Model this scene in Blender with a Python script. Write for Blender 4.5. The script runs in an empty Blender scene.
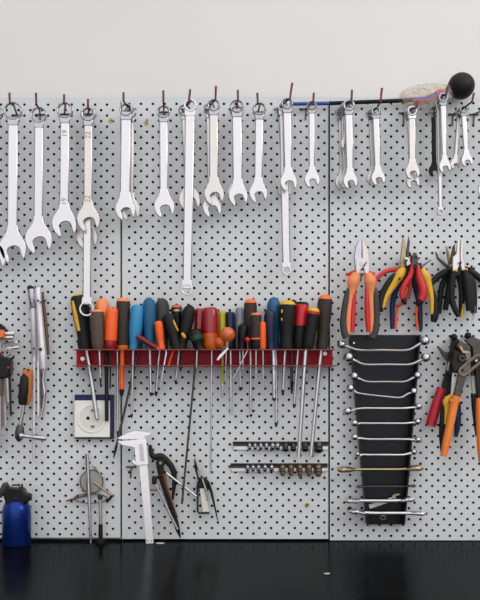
import bpy, bmesh, math, random
from mathutils import Vector, Matrix
random.seed(7)
scene = bpy.context.scene
COL = scene.collection
# ------------------------------------------------------------------ frame
# The board's face is the plane y = 0, the bench top is z = 0.  Positions on the
# wall are measured in "board units" (u right, v down); 1 unit = 2.2 mm.
S = 0.0022
D = 2.0
CX, CY, ZB = 200.0, 380.0, 541.0


def P(u, v, d=0.0):
    k = (D - d) / D
    return Vector((((CX + (u - CX) * k) - 240) * S, -d, (ZB - (CY + (v - CY) * k)) * S))


def K(d):
    return S * (D - d) / D


# ------------------------------------------------------------------ materials
def lin(c):
    c = c / 255.0
    return c / 12.92 if c <= 0.04045 else ((c + 0.055) / 1.055) ** 2.4


def mat(name, rgb, rough=0.5, metal=0.0, spec=0.5, var=0.06, scale=60.0, bump=0.0, bscale=200.0,
        trans=0.0, coat=0.0, alpha=1.0, rvar=0.0):
    m = bpy.data.materials.new(name)
    m.use_nodes = True
    nt = m.node_tree
    b = nt.nodes['Principled BSDF']
    b.inputs['Roughness'].default_value = rough
    b.inputs['Metallic'].default_value = metal
    b.inputs['Specular IOR Level'].default_value = spec
    b.inputs['Transmission Weight'].default_value = trans
    b.inputs['Coat Weight'].default_value = coat
    b.inputs['Alpha'].default_value = alpha
    col = [lin(x) for x in rgb]
    tc = nt.nodes.new('ShaderNodeTexCoord')
    nz = nt.nodes.new('ShaderNodeTexNoise')
    nz.inputs['Scale'].default_value = scale
    nz.inputs['Detail'].default_value = 4
    nt.links.new(tc.outputs['Object'], nz.inputs['Vector'])
    rp = nt.nodes.new('ShaderNodeValToRGB')
    rp.color_ramp.elements[0].position = 0.3
    rp.color_ramp.elements[1].position = 0.7
    rp.color_ramp.elements[0].color = (*[max(0, c * (1 - var)) for c in col], 1)
    rp.color_ramp.elements[1].color = (*[min(1, c * (1 + var)) for c in col], 1)
    nt.links.new(nz.outputs['Fac'], rp.inputs['Fac'])
    nt.links.new(rp.outputs['Color'], b.inputs['Base Color'])
    if rvar:
        mr = nt.nodes.new('ShaderNodeMapRange')
        mr.inputs['From Min'].default_value = 0.3
        mr.inputs['From Max'].default_value = 0.7
        mr.inputs['To Min'].default_value = rough - rvar
        mr.inputs['To Max'].default_value = rough + rvar
        nt.links.new(nz.outputs['Fac'], mr.inputs['Value'])
        nt.links.new(mr.outputs['Result'], b.inputs['Roughness'])
    if bump:
        n2 = nt.nodes.new('ShaderNodeTexNoise')
        n2.inputs['Scale'].default_value = bscale
        n2.inputs['Detail'].default_value = 3
        nt.links.new(tc.outputs['Object'], n2.inputs['Vector'])
        bp = nt.nodes.new('ShaderNodeBump')
        bp.inputs['Strength'].default_value = bump
        bp.inputs['Distance'].default_value = 0.001
        nt.links.new(n2.outputs['Fac'], bp.inputs['Height'])
        nt.links.new(bp.outputs['Normal'], b.inputs['Normal'])
    return m


M = {}
M['wall'] = mat('white_wall_paint', (228, 226, 224), 0.9, var=0.012, scale=3, bump=0.05, bscale=80)
M['board'] = mat('grey_painted_sheet', (212, 215, 217), 0.55, spec=0.3, var=0.03, scale=14)
M['hole_shade'] = mat('hole_shade_black', (16, 16, 18), 0.95, spec=0.05)  # near-black colour standing for the shade inside holes and behind the board
M['bench'] = mat('black_bench_top', (7, 8, 9), 0.22, spec=0.0, var=0.3, scale=9, bump=0.04, bscale=60, rvar=0.07)
_b = M['bench'].node_tree
_p = _b.nodes['Principled BSDF']
_p.inputs['Specular IOR Level'].default_value = 0.0
_p.inputs['Roughness'].default_value = 0.8
_g = _b.nodes.new('ShaderNodeBsdfGlossy')
_g.inputs['Color'].default_value = (.95, 1, 1, 1)
_m = _b.nodes.new('ShaderNodeMixShader')
_m.inputs['Fac'].default_value = .066
for _l in list(_b.links):
    if _l.to_node == _p and _l.to_socket.name == 'Roughness':
        _b.links.new(_l.from_socket, _g.inputs['Roughness'])
        _b.links.remove(_l)
    elif _l.to_node == _p and _l.to_socket.name == 'Normal':
        _b.links.new(_l.from_socket, _g.inputs['Normal'])
_o = [n for n in _b.nodes if n.type == 'OUTPUT_MATERIAL'][0]
_b.links.new(_p.outputs[0], _m.inputs[1])
_b.links.new(_g.outputs[0], _m.inputs[2])
_b.links.new(_m.outputs[0], _o.inputs['Surface'])
M['floor'] = mat('grey_floor', (120, 118, 114), 0.8, var=0.1, scale=5)
M['chrome'] = mat('satin_chrome', (208, 207, 210), 0.33, 1.0, var=0.045, scale=70, rvar=0.04)
M['chrome2'] = mat('worn_chrome', (206, 201, 199), 0.36, 1.0, var=0.07, scale=60, rvar=0.05)
M['bright'] = mat('polished_chrome', (166, 166, 174), 0.10, 1.0, var=0.03)
M['steel'] = mat('bare_steel', (190, 187, 196), 0.3, 1.0, var=0.1, scale=90, rvar=0.06)
M['dsteel'] = mat('dark_steel', (84, 80, 77), 0.42, 0.9, var=0.2, scale=120, rvar=0.08)
M['black_steel'] = mat('blackened_steel', (34, 33, 32), 0.45, 0.6, var=0.25, scale=120)
M['brass'] = mat('brass', (176, 152, 92), 0.4, 1.0, var=0.12, scale=200)
M['rust'] = mat('rusty_steel', (112, 84, 64), 0.5, 0.7, var=0.25, scale=200)
M['copper'] = mat('coppery_steel', (150, 92, 66), 0.4, 0.8, var=0.2, scale=200)
M['tan_steel'] = mat('tan_steel', (168, 150, 122), 0.35, 1.0, var=0.15, scale=120)
M['hook_tip'] = mat('purple_red_plastic', (112, 32, 58), 0.45)
M['hook'] = mat('hook_wire', (92, 84, 80), 0.4, 0.8)
M['mark'] = mat('stamped_mark', (140, 128, 124), 0.6, 0.5)
M['red_rail'] = mat('red_enamel', (178, 6, 36), 0.38, spec=0.2, var=0.12, scale=50)
M['rail_edge'] = mat('worn_red_edge', (126, 58, 52), 0.5, var=0.3, scale=120)
M['black'] = mat('black_rubber', (20, 20, 22), 0.55, spec=0.3, var=0.2, scale=90)
M['black_gloss'] = mat('black_plastic', (11, 11, 13), 0.35, spec=0.25, var=0.15)
M['grey_rubber'] = mat('grey_rubber', (64, 61, 62), 0.6, spec=0.3, var=0.1)
M['brown'] = mat('brown_black_rubber', (52, 44, 39), 0.55, spec=0.3, var=0.15)
M['brown_grey'] = mat('brown_grey_rubber', (86, 73, 63), 0.55, spec=0.3, var=0.12)
M['orange'] = mat('orange_plastic', (238, 112, 42), 0.38, var=0.05)
M['orange_bright'] = mat('bright_orange_plastic', (244, 92, 22), 0.32, var=0.05)
M['orange_pale'] = mat('pale_orange_rubber', (236, 140, 88), 0.5, var=0.05)
M['orange_wood'] = mat('orange_lacquered_wood', (206, 98, 44), 0.3, var=0.2, scale=120, coat=0.4)
M['amber'] = mat('amber_plastic', (214, 96, 20), 0.15, var=0.15, trans=0.25)
M['yellow'] = mat('yellow_plastic', (222, 172, 42), 0.4, var=0.06)
M['yellow_clear'] = mat('clear_yellow_plastic', (200, 184, 40), 0.18, trans=0.25)
M['red'] = mat('red_plastic', (196, 26, 36), 0.35, var=0.06)
M['red_soft'] = mat('soft_red_grip', (204, 52, 52), 0.5, var=0.05)
M['red_clear'] = mat('clear_red_plastic', (164, 14, 34), 0.14, trans=0.2, coat=0.3)
M['dark_red'] = mat('dark_red_plastic', (104, 18, 28), 0.3)
M['crimson'] = mat('crimson_grip', (176, 22, 44), 0.5)
M['blue'] = mat('blue_plastic', (44, 134, 184), 0.45, var=0.05)
M['teal'] = mat('teal_blue_plastic', (30, 90, 128), 0.42, spec=0.35, var=0.08)
M['navy'] = mat('navy_plastic', (20, 31, 58), 0.35, spec=0.35, var=0.1)
M['navy_grip'] = mat('navy_grip', (20, 40, 76), 0.45, spec=0.3)
M['green'] = mat('dark_green_plastic', (16, 62, 50), 0.35)
M['grey_clear'] = mat('clear_grey_plastic', (136, 138, 152), 0.15, trans=0.3)
M['blue_bottle'] = mat('blue_enamel', (10, 46, 126), 0.3, 0.7, var=0.05, coat=0.1)
M['blue_rod'] = mat('blue_sleeve', (44, 72, 150), 0.4)
M['navy_box'] = mat('dark_blue_plastic', (12, 30, 76), 0.4, spec=0.3)
M['orange_grip'] = mat('soft_orange_grip', (234, 128, 52), 0.45, var=0.05)
M['amber_grip'] = mat('amber_brown_grip', (196, 112, 34), 0.45)
M['dull_tan'] = mat('dull_tan_steel', (120, 106, 90), 0.42, 0.9, var=0.2, scale=150)
M['matte_tube'] = mat('matte_zinc_tube', (224, 222, 228), 0.36, 0.55, var=0.06, scale=60)
M['cream'] = mat('cream_plastic', (238, 237, 230), 0.4, var=0.02)
M['cream_dark'] = mat('socket_recess', (222, 220, 210), 0.4, var=0.02)
M['tray'] = mat('black_tray_plastic', (12, 17, 25), 0.45, spec=0.3, var=0.12, scale=30)
M['caliper'] = mat('matte_chrome', (246, 243, 247), 0.36, 0.35, var=0.03, scale=60)
M['bag'] = mat('clear_plastic_bag', (218, 204, 184), 0.22, var=0.12, scale=60, bump=0.6, bscale=70, alpha=0.38)
M['stripe_red'] = mat('printed_red', (226, 96, 90), 0.5)
M['stripe_blue'] = mat('printed_blue', (84, 122, 192), 0.5)
M['mirror_disc'] = mat('dull_mirror', (150, 150, 142), 0.35, 0.5, var=0.12)
M['paper'] = mat('pale_scrap', (205, 200, 190), 0.8)


# ------------------------------------------------------------------ mesh builder
class MB:
    def __init__(self):
        self.v = []
        self.f = []
        self.sm = []

    def face(self, idx, smooth=False):
        self.f.append(list(idx))
        self.sm.append(smooth)

    def prism(self, pts, d, th, inner=None, smooth=False, tilt=None):
        """outline (u,v) on the plane at depth d, thickness th metres"""
        n = len(pts)
        dd = tilt if tilt else (lambda u, v: d)

        def ring(loop, off):
            s = len(self.v)
            for (u, v) in loop:
                p = P(u, v, dd(u, v))
                p.y += off
                self.v.append(p)
            return s
        a = ring(pts, -th / 2)
        b = ring(pts, th / 2)
        for i in range(n):
            j = (i + 1) % n
            self.face((a + i, b + i, b + j, a + j), smooth)
        if inner:
            c = ring(inner, -th / 2)
            e = ring(inner, th / 2)
            for i in range(n):
                j = (i + 1) % n
                self.face((c + i, c + j, e + j, e + i), smooth)
                self.face((a + i, a + j, c + j, c + i))
                self.face((b + i, e + i, e + j, b + j))
        else:
            self.face([a + i for i in range(n)])
            self.face([b + i for i in reversed(range(n))])
        return self

    def sweep(self, pts3, rad, segs=10, flat=1.0, dirs=None, flutes=0, caps=True):
        """round bar through world points with a radius (metres) at each"""
        n = len(pts3)
        rings = []
        nrm = None
        prev_t = None
        for i in range(n):
            if dirs is not None:
                t = dirs.normalized()
            else:
                t = (pts3[min(i + 1, n - 1)] - pts3[max(i - 1, 0)])
                t = t.normalized() if t.length > 1e-9 else prev_t
            if nrm is None:
                ref = Vector((0, 1, 0)) if abs(t.y) < 0.9 else Vector((1, 0, 0))
                nrm = (ref - t * ref.dot(t)).normalized()
            else:
                nrm = (nrm - t * nrm.dot(t)).normalized()
            prev_t = t
            bi = t.cross(nrm)
            s = len(self.v)
            for k in range(segs):
                a = 2 * math.pi * k / segs
                r = rad[i]
                if flutes and k % 2:
                    r *= 1 - flutes
                self.v.append(pts3[i] + nrm * (math.cos(a) * r * flat) + bi * (math.sin(a) * r))
            rings.append(s)
        for i in range(n - 1):
            a, b = rings[i], rings[i + 1]
            for k in range(segs):
                l = (k + 1) % segs
                self.face((a + k, b + k, b + l, a + l), True)
        if caps:
            self.face([rings[0] + k for k in range(segs)])
            self.face([rings[-1] + k for k in reversed(range(segs))])
        return self

    def tube(self, pts, r, segs=10, flat=1.0, smooth_path=0):
        if smooth_path:
            pts = spline(pts, smooth_path)
            if isinstance(r, (list, tuple)):
                r = spline1(list(r), smooth_path)
        rr = [r] * len(pts) if not isinstance(r, (list, tuple)) else list(r)
        return self.sweep([P(*p) for p in pts], [x * K(p[2]) for x, p in zip(rr, pts)], segs, flat)

    def lathe(self, p0, p1, prof, segs=16, flutes=0, flat=1.0):
        A, B = P(*p0), P(*p1)
        k0, k1 = K(p0[2]), K(p1[2])
        pts = [A.lerp(B, t) for t, r in prof]
        rad = [max(r, 0.02) * (k0 + (k1 - k0) * t) for t, r in prof]
        return self.sweep(pts, rad, segs, flat, dirs=(B - A), flutes=flutes)

    def ball(self, c, r, flat=1.0, segs=16):
        C = P(*c)
        R = r * K(c[2])
        pts, rad = [], []
        for i in range(segs // 2 + 1):
            a = math.pi * i / (segs // 2)
            pts.append(C + Vector((0, 0, R * math.cos(a))))
            rad.append(max(R * math.sin(a), R * 0.02))
        return self.sweep(pts, rad, segs, flat, dirs=Vector((0, 0, -1)))

    def box(self, u0, v0, u1, v1, d0, d1):
        return self.prism([(u0, v0), (u1, v0), (u1, v1), (u0, v1)], (d0 + d1) / 2, abs(d1 - d0))

    def wbox(self, x0, x1, y0, y1, z0, z1):
        s = len(self.v)
        for z in (z0, z1):
            for (x, y) in ((x0, y0), (x1, y0), (x1, y1), (x0, y1)):
                self.v.append(Vector((x, y, z)))
        for q in ((0, 3, 2, 1), (4, 5, 6, 7), (0, 1, 5, 4), (1, 2, 6, 5), (2, 3, 7, 6), (3, 0, 4, 7)):
            self.face([s + i for i in q])
        return self

    def cyl(self, c, r, th, segs=16):
        """disc facing the viewer"""
        return self.prism(circle(c[0], c[1], r, segs), c[2], th, smooth=False)


def circle(u, v, r, n=16, a0=0.0, ry=None):
    ry = r if ry is None else ry
    return [(u + r * math.cos(a0 + 2 * math.pi * i / n), v + ry * math.sin(a0 + 2 * math.pi * i / n)) for i in range(n)]


def spline1(vals, n):
    return [p[0] for p in spline([(x,) for x in vals], n)]


def spline(pts, n):
    out = []
    m = len(pts)
    for i in range(m - 1):
        p0, p1, p2, p3 = pts[max(i - 1, 0)], pts[i], pts[i + 1], pts[min(i + 2, m - 1)]
        for k in range(n):
            t = k / n
            out.append(tuple(0.5 * (2 * b + (c - a) * t + (2 * a - 5 * b + 4 * c - e) * t * t + (3 * b - a - 3 * c + e) * t ** 3)
                             for a, b, c, e in zip(p0, p1, p2, p3)))
    out.append(tuple(pts[-1]))
    return out


# ------------------------------------------------------------------ scene objects
ROOTLOC = {}


def thing(name, label, cat, loc, group=None):
    o = bpy.data.objects.new(name, None)
    COL.objects.link(o)
    o.empty_display_size = 0.01
    o.location = loc
    o['label'] = label
    o['category'] = cat
    if group:
        o['group'] = group
    ROOTLOC[o.name] = Vector(loc)
    return o


def link(name, mb, material, parent=None, bevel=0.0, loc=None, label=None):
    off = ROOTLOC[parent.name] if parent is not None else (Vector(loc) if loc is not None else Vector((0, 0, 0)))
    me = bpy.data.meshes.new(name)
    me.from_pydata([tuple(v - off) for v in mb.v], [], mb.f)
    me.polygons.foreach_set('use_smooth', mb.sm)
    me.update()
    bm = bmesh.new()
    bm.from_mesh(me)
    bmesh.ops.recalc_face_normals(bm, faces=bm.faces)
    bm.to_mesh(me)
    bm.free()
    me.set_sharp_from_angle(angle=math.radians(42))
    me.materials.append(material)
    o = bpy.data.objects.new(name, me)
    COL.objects.link(o)
    if parent is not None:
        o.parent = parent
    else:
        o.location = off
    ROOTLOC[o.name] = off
    if bevel:
        md = o.modifiers.new('edge', 'BEVEL')
        md.width = bevel
        md.segments = 2
        md.limit_method = 'ANGLE'
        md.angle_limit = math.radians(42)
    if label:
        o['label'] = label
    return o


def single(name, mb, material, label, cat, loc, group=None, bevel=0.0):
    o = link(name, mb, material, None, bevel, loc)
    o['label'] = label
    o['category'] = cat
    if group:
        o['group'] = group
    return o


def structure(name, mb, material):
    o = link(name, mb, material, None, loc=(0, 0, 0))
    o['kind'] = 'structure'
    return o


def mark(text, u, v, d, size, rot, parent):
    cu = bpy.data.curves.new('size_mark', 'FONT')
    cu.body = text
    cu.size = size * S
    cu.align_x = 'CENTER'
    cu.align_y = 'CENTER'
    cu.extrude = 0.0002
    tmp = bpy.data.objects.new('tmp_mark', cu)
    COL.objects.link(tmp)
    dg = bpy.context.evaluated_depsgraph_get()
    me = bpy.data.meshes.new_from_object(tmp.evaluated_get(dg))
    bpy.data.objects.remove(tmp)
    R = Matrix.Translation(P(u, v, d)) @ Matrix.Rotation(math.radians(90), 4, 'X') @ Matrix.Rotation(math.radians(rot), 4, 'Z')
    me.transform(Matrix.Translation(-ROOTLOC[parent.name]) @ R)
    me.materials.clear()
    me.materials.append(M['mark'])
    me.name = 'size_mark'
    o = bpy.data.objects.new('size_mark', me)
    COL.objects.link(o)
    o.parent = parent
    ROOTLOC[o.name] = ROOTLOC[parent.name]
    return o


# ------------------------------------------------------------------ the setting
XL, XR = -1.0, 1.1
structure('wall_back', MB().wbox(XL - .6, XR + .6, 0.028, 0.12, -0.9, 1.75), M['wall'])
structure('floor', MB().wbox(XL - .6, XR + .6, -3.2, 0.12, -0.95, -0.9), M['floor'])

bench = thing('workbench', 'long black workbench with a faintly reflective top below the pegboard', 'workbench', (0, -0.35, -0.9))
link('bench_top', MB().wbox(XL, XR, -0.74, 0.026, -0.04, 0.0), M['bench'], bench, 0.002)
for x in (XL + .08, XR - .08):
    for y in (-0.66, -0.04):
        link('leg', MB().wbox(x - .03, x + .03, y - .03, y + .03, -0.9, -0.04), M['black_steel'], bench)


def panel(u0, u1, v0, v1, au, av, pu, pv, label, screws):
    root = thing('pegboard_panel', label, 'pegboard', P((u0 + u1) / 2, v1, 0))
    mb = MB()
    th = 0.0025
    V, F = mb.v, mb.f
    hr = 1.44
    row = pv / 2
    j0 = math.ceil((v0 - av) / row)
    j1 = math.floor((v1 - av) / row)

    def quad(a, b, c, e):
        s = len(V)
        for (u, v) in ((a, b), (c, b), (c, e), (a, e)):
            V.append(P(u, v, 0))
        mb.face((s, s + 1, s + 2, s + 3))
    for j in range(j0, j1 + 1):
        vc = av + j * row
        t = v0 if j == j0 else vc - row / 2
        b = v1 if j == j1 else vc + row / 2
        off = (pu / 2) if j % 2 else 0.0
        i0 = math.ceil((u0 + hr + .35 - au - off) / pu)
        i1 = math.floor((u1 - hr - .35 - au - off) / pu)
        if vc - hr < v0 + .3 or vc + hr > v1 - .3:
            quad(u0, t, u1, b)
            continue
        x = u0
        for i in range(i0, i1 + 1):
            uc = au + off + i * pu
            xr = u1 if i == i1 else uc + pu / 2
            s = len(V)
            for (u, v) in ((xr, vc), (xr, b), (uc, b), (x, b), (x, vc), (x, t), (uc, t), (xr, t)):
                V.append(P(u, v, 0))
            for yy in (0, th):
                for k in range(8):
                    a = math.pi * k / 4
                    p = P(uc + hr * math.cos(a), vc + hr * math.sin(a), 0)
                    p.y += yy
                    V.append(p)
            for k in range(8):
                l = (k + 1) % 8
                mb.face((s + k, s + 8 + k, s + 8 + l, s + l))
                mb.face((s + 8 + k, s + 16 + k, s + 16 + l, s + 8 + l))
            x = xr
    # rim of the sheet
    s = len(V)
    for yy in (0, th):
        for (u, v) in ((u0, v0), (u1, v0), (u1, v1), (u0, v1)):
            p = P(u, v, 0)
            p.y += yy
            V.append(p)
    for k in range(4):
        l = (k + 1) % 4
        mb.face((s + k, s + l, s + 4 + l, s + 4 + k))
    link('perforated_sheet', mb, M['board'], root)
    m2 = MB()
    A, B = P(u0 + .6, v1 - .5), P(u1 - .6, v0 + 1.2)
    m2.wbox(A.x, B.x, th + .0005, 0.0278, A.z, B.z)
    link('hole_shade', m2, M['hole_shade'], root)  # added dark sheet, stands for the shaded gap behind the holes
    for (u, v, mt) in screws:
        sc = link('screw', MB().cyl((u, v, 0.001), 2.2, 0.002, 14), M[mt], root, 0.0005)
        link('screw_recess', MB().cyl((u, v, 0.0022), 0.8, 0.0006, 8), M['black_steel'], sc)


panel(-150, 120.4, 97.6, 537.6, 30.3, 462.75, 11.80, 11.02, 'left pegboard panel with the blue bottle standing before it', [(111, 120.2, 'brass')])
panel(122.2, 328.2, 96.8, 538.9, 241.6, 243.4, 11.83, 11.165, 'middle pegboard panel with the red screwdriver rail', [(146.4, 122.5, 'brass'), (307, 505, 'brass')])
panel(330.0, 640, 97.2, 540.3, 449.9, 513.75, 11.74, 11.095, 'right pegboard panel with the hanging pliers and black wrench tray', [(349.6, 508.5, 'rust')])


# ------------------------------------------------------------------ hooks
def hook(base, bend, tip, label, name='peg_hook', tipmat='hook_tip', group='wall hooks', contacts=()):
    r = thing(name, label, 'hook', P(base[0], base[1], 0))
    db = 0.066
    link('crossbar', MB().tube([(base[0] - 5, base[1], .0022), (base[0] + 5, base[1], .0022)], .8, 8), M['hook'], r)
    link('prong', MB().tube([(base[0] + .3, base[1], .0022), (base[0] - .5, base[1] + 11, .0018)], .7, 8), M['hook'], r)
    link('arm', MB().tube([(base[0], base[1], 0.002)] + sorted(contacts, key=lambda q: q[2]) + [(bend[0], bend[1], db)], .95, 8), M['hook'], r)
    a = (bend[0], bend[1], db)
    m = ((bend[0] * .6 + tip[0] * .4), bend[1] * .55 + tip[1] * .45, db + .001)
    link('tip', MB().tube([a, m, (tip[0], tip[1], db + .001)], [1.0, 1.1, 1.15], 8), M[tipmat], r)
    return r


HK = 'red-tipped wall hook carrying '
hooks = [
    ((17, 115), (9.7, 103.5), (9.5, 93), HK + 'the second wrench from the left edge'),
    ((40, 114.5), (36.3, 104), (36, 93), HK + 'the third wrench from the left edge'),
    ((64.3, 114), (64, 104), (64.2, 94.5), HK + 'the wrench just left of the one stamped 22'),
    ((88, 114), (88, 108), (88, 99), HK + 'the wrench stamped 22'),
    ((128, 111), (123.5, 101), (123.5, 92.5), HK + 'the wrench over the left board seam'),
    ((163.4, 112), (163.4, 103), (163.4, 90.5), HK + 'the wrench right of the upper brass screw'),
    ((187, 111), (188.8, 102), (190.3, 89.5), HK + 'the long ring spanner above the dark screwdrivers'),
    ((210.5, 110), (215.5, 99), (216, 86), HK + 'two wrenches one above the other near the middle'),
    ((235.5, 111), (238, 101), (237.8, 90), HK + 'two rings close together, middle of the row'),
    ((258, 112), (257.8, 103), (257.3, 93), HK + 'the wrench left of the gap before the blue rod'),
    ((279, 109), (290, 98.5), (292.3, 83), HK + 'wrenches at the left end of the blue rod'),
    ((306, 109), (313.3, 102), (313.8, 93), HK + 'the small wrench over the blue rod'),
    ((340, 112), (351.5, 102.5), (352, 90), HK + 'the bundle right of the right board seam'),
    ((371, 113), (380.5, 102), (382, 88), HK + 'the small wrench below the black rod'),
    ((404, 113), (416.5, 107.5), (417.5, 101), HK + 'two wrenches under the plastic bag'),
    ((434, 113), (446.2, 95), (448, 86), HK + 'the bundle at the right end of the bag'),
    ((453, 114.5), (472, 101.8), (474, 93), HK + 'two thin wrenches below the black ball'),
    ((474, 114.5), (489, 104), (491, 94), HK + 'the wrench cut off by the right edge'),
    ((-7, 114), (-15, 104), (-15.5, 93), HK + 'the wrench cut off by the left edge'),
]


# ------------------------------------------------------------------ wrenches
def jaw_outline(c, R, tilt, h=0.48, tipv=1.08):
    a = math.radians(tilt)
    pts = []
    for k in range(15):                       # outer arc from the upper left round to the right tip
        ang = math.radians(-180 + 28 - 28 + k * (180.0 / 14))
        pts.append((R * math.cos(ang), R * math.sin(ang)))
    pts += [(R * .985, R * .3), (R * .92, R * .6), (R * .8, R * .85), (R * (h + .17), R * tipv), (R * (h + .04), R * tipv)]
    pts += [(R * h, R * .75), (R * h, R * .3)]
    for k in range(1, 6):                     # rounded bottom of the slot
        ang = math.radians(k * 30)
        pts.append((R * h * math.cos(ang), R * (.3 - h * .72 * math.sin(ang))))
    pts += [(-R * h, R * .3), (-R * h, R * .75), (-R * (h + .04), R * tipv), (-R * (h + .17), R * tipv), (-R * .8, R * .85), (-R * .92, R * .6), (-R * .985, R * .3)]
    ca, sa = math.cos(a), math.sin(a)
    return [(c[0] + u * ca + v * sa, c[1] + v * ca - u * sa) for (u, v) in pts]


def perp(a, b):
    dx, dy = b[0] - a[0], b[1] - a[1]
    l = math.hypot(dx, dy)
    return (dx / l, dy / l), (-dy / l, dx / l)


def along(a, b, rows):
    """outline symmetric about the line a-b; rows = (distance from a, half width)"""
    t, n = perp(a, b)
    L = [(a[0] + t[0] * s + n[0] * w, a[1] + t[1] * s + n[1] * w) for s, w in rows]
    Rr = [(a[0] + t[0] * s - n[0] * w, a[1] + t[1] * s - n[1] * w) for s, w in rows]
    return L + Rr[::-1]


def ring_part(mb, c, ro, ri, d, th, toward, w):
    n = 24
    mb.prism(circle(c[0], c[1], ro, n), d, th, inner=[(c[0] + (ri * (1 if i % 2 else .93)) * math.cos(2 * math.pi * i / n),
             c[1] + (ri * (1 if i % 2 else .93)) * math.sin(2 * math.pi * i / n)) for i in range(n)], smooth=True)
    mid = (ro + ri) / 2
    mb.prism(along(c, toward, [(math.sqrt(max(.01, mid * mid - (w * .5 + .6) ** 2)) if mid > w * .5 + .6 else ri + .1, min(w * .5 + .9, ro * .8)), (ro * 1.15, w * .5 + .7), (ro * 1.6, w * .5 + .15)]), d, th * .72)


def wrench(label, rc, ro, ri, w0, w1, head, R, d, tilt=16, mt='chrome', ringmat=None, marks=(), th=.0055, h=.48, group='combination wrenches on the wall'):
    w0, w1, R = w0 * 1.1, w1 * 1.1, R * 1.03
    root = thing('combination_wrench', label, 'wrench', P(head[0], head[1] + R, d), group)
    Lh = math.hypot(head[0] - rc[0], head[1] - rc[1])
    t, n = perp(rc, head)
    hang(rc, ri, d)
    neck = Lh - R * 1.5
    link('shaft', MB().prism(along(rc, head, [(ro * 1.25, w0 / 2), (neck, w1 / 2)]), d, th), M[mt], root, 0.0026)
    mb = MB()
    ring_part(mb, rc, ro, ri, d, th * 1.7, head, w0)
    link('ring_end', mb, M[ringmat or 'bright'], root, 0.0018)
    mo = MB()
    mo.prism(jaw_outline(head, R, tilt, h if R > 8.2 else .40, 1.08 if R > 8.2 else .98), d, th * 1.1)
    rows = [(neck - 2, w1 / 2 - .05), (Lh - R * 1.32, w1 / 2 + R * .03), (Lh - R * 1.05, w1 / 2 + (R - w1 / 2) * .2), (Lh - R * .8, w1 / 2 + (R - w1 / 2) * .48), (Lh - R * .5, R * .85)]
    mo.prism(along(rc, head, rows), d, th * 1.05)
    link('open_end', mo, M[mt], root, 0.0016)
    for (tx, s) in marks:
        u, v = rc[0] + t[0] * s, rc[1] + t[1] * s
        mark(tx, u, v, d + th / 2 + .0001, 7.0, 90, root)
    return root


def spanner(label, c1, ro1, ri1, c2, ro2, ri2, w1, w2, d, mt='chrome', th=.0065):
    w1, w2 = w1 * 1.08, w2 * 1.08
    root = thing('ring_spanner', label, 'wrench', P(c2[0], c2[1] + ro2, d), 'long ring spanners on the wall')
    L = math.hypot(c2[0] - c1[0], c2[1] - c1[1])
    hang(c1, ri1, d)
    link('shaft', MB().prism(along(c1, c2, [(ro1 * 1.2, w1 / 2), (L - ro2 * 1.2, w2 / 2)]), d, th), M[mt], root, 0.0026)
    for (c, ro, ri, o, w) in ((c1, ro1, ri1, c2, w1), (c2, ro2, ri2, c1, w2)):
        mb = MB()
        ring_part(mb, c, ro, ri, d, th * 1.6, o, w)
        link('ring_end', mb, M[mt], root, 0.0007)
    return root


CONTACT = {}


def hang(rc, ri, d):
    k = min(range(len(hooks)), key=lambda i: abs(hooks[i][0][0] * .35 + hooks[i][1][0] * .65 - rc[0]))
    CONTACT.setdefault(k, []).append((rc[0] + .4, rc[1] - ri * .93 + .35, d))


F, Mi, Bk = .054, .038, .022
W = wrench
W('largest combination wrench cut off by the left edge of the picture', (-5.5, 113), 8.8, 7.4, 9, 8, (-8, 255), 13, F)
W('big combination wrench hanging first in full from the left edge', (13, 111), 9.2, 7.8, 9.2, 9.6, (12.4, 247), 13, F)
W('big combination wrench second in full from the left edge', (39, 115), 8.1, 6.9, 8, 8.6, (38.2, 238), 13, F)
W('combination wrench between the big left ones and the one stamped 22', (65, 110.5), 8.2, 6.8, 8.2, 8.8, (64, 222.5), 12, F, marks=(('19', 23), ('19', 91)))
W('combination wrench stamped 22 twice on its shaft, long ring spanner behind it', (88.2, 114), 7.6, 5.2, 7.8, 8.2, (88, 218.5), 11, .060, mt='chrome2', ringmat='bright', marks=(('22', 21), ('22', 85)))
W('wrench whose jaw sides show behind the long left ring spanner', (89, 112.5), 7, 5, 7, 7.6, (86.5, 236.5), 10, Bk, mt='chrome2')
spanner('long ring spanner hanging behind the wrench stamped 22, ring before the screwdriver handles', (88, 113.5), 6.6, 5, (86.8, 309), 7.4, 5.9, 7.2, 8, .046)
W('combination wrench hanging over the left board seam, front one', (126, 110), 6.6, 5.2, 9.2, 9.6, (125, 208.5), 9.6, F, ringmat='bright')
W('slightly hidden wrench behind the one over the left board seam', (130, 113), 6.3, 5, 7, 8, (129.6, 209), 9.4, Mi, mt='chrome2')
W('lone slim combination wrench beside the upper brass screw', (163.5, 112), 6.7, 5.2, 7.8, 8.0, (164, 206), 9.8, F, ringmat='bright')
spanner('very long ring spanner reaching down almost to the dark screwdriver handles', (190.2, 105.5), 6.5, 4.6, (187, 289.5), 6, 4.4, 9.2, 8.4, F)
W('wrench hidden behind the very long ring spanner, only its jaw sides show', (184.5, 110.5), 6.2, 4.8, 6.5, 7, (189.3, 198.5), 10.3, Mi, mt='chrome2')
W('warm-toned combination wrench above another open jaw, middle of the row', (213.6, 105.5), 6.4, 4.9, 8.0, 8.6, (213.8, 193.3), 9.5, F, mt='chrome2', ringmat='bright')
W('wrench whose open jaw shows just below the warm-toned middle wrench', (209.5, 109), 6, 4.7, 6.5, 7, (211.8, 206.5), 9, Mi)
W('combination wrench with two rings stacked at its top, right of the warm-toned one', (236.8, 106.5), 7, 5.4, 9, 9, (237.8, 195), 9.2, F)
W('wrench almost hidden behind the one with two stacked rings', (236.8, 112), 6.6, 5, 7, 7.6, (236.8, 192.5), 9.2, Mi, mt='chrome2')
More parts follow.
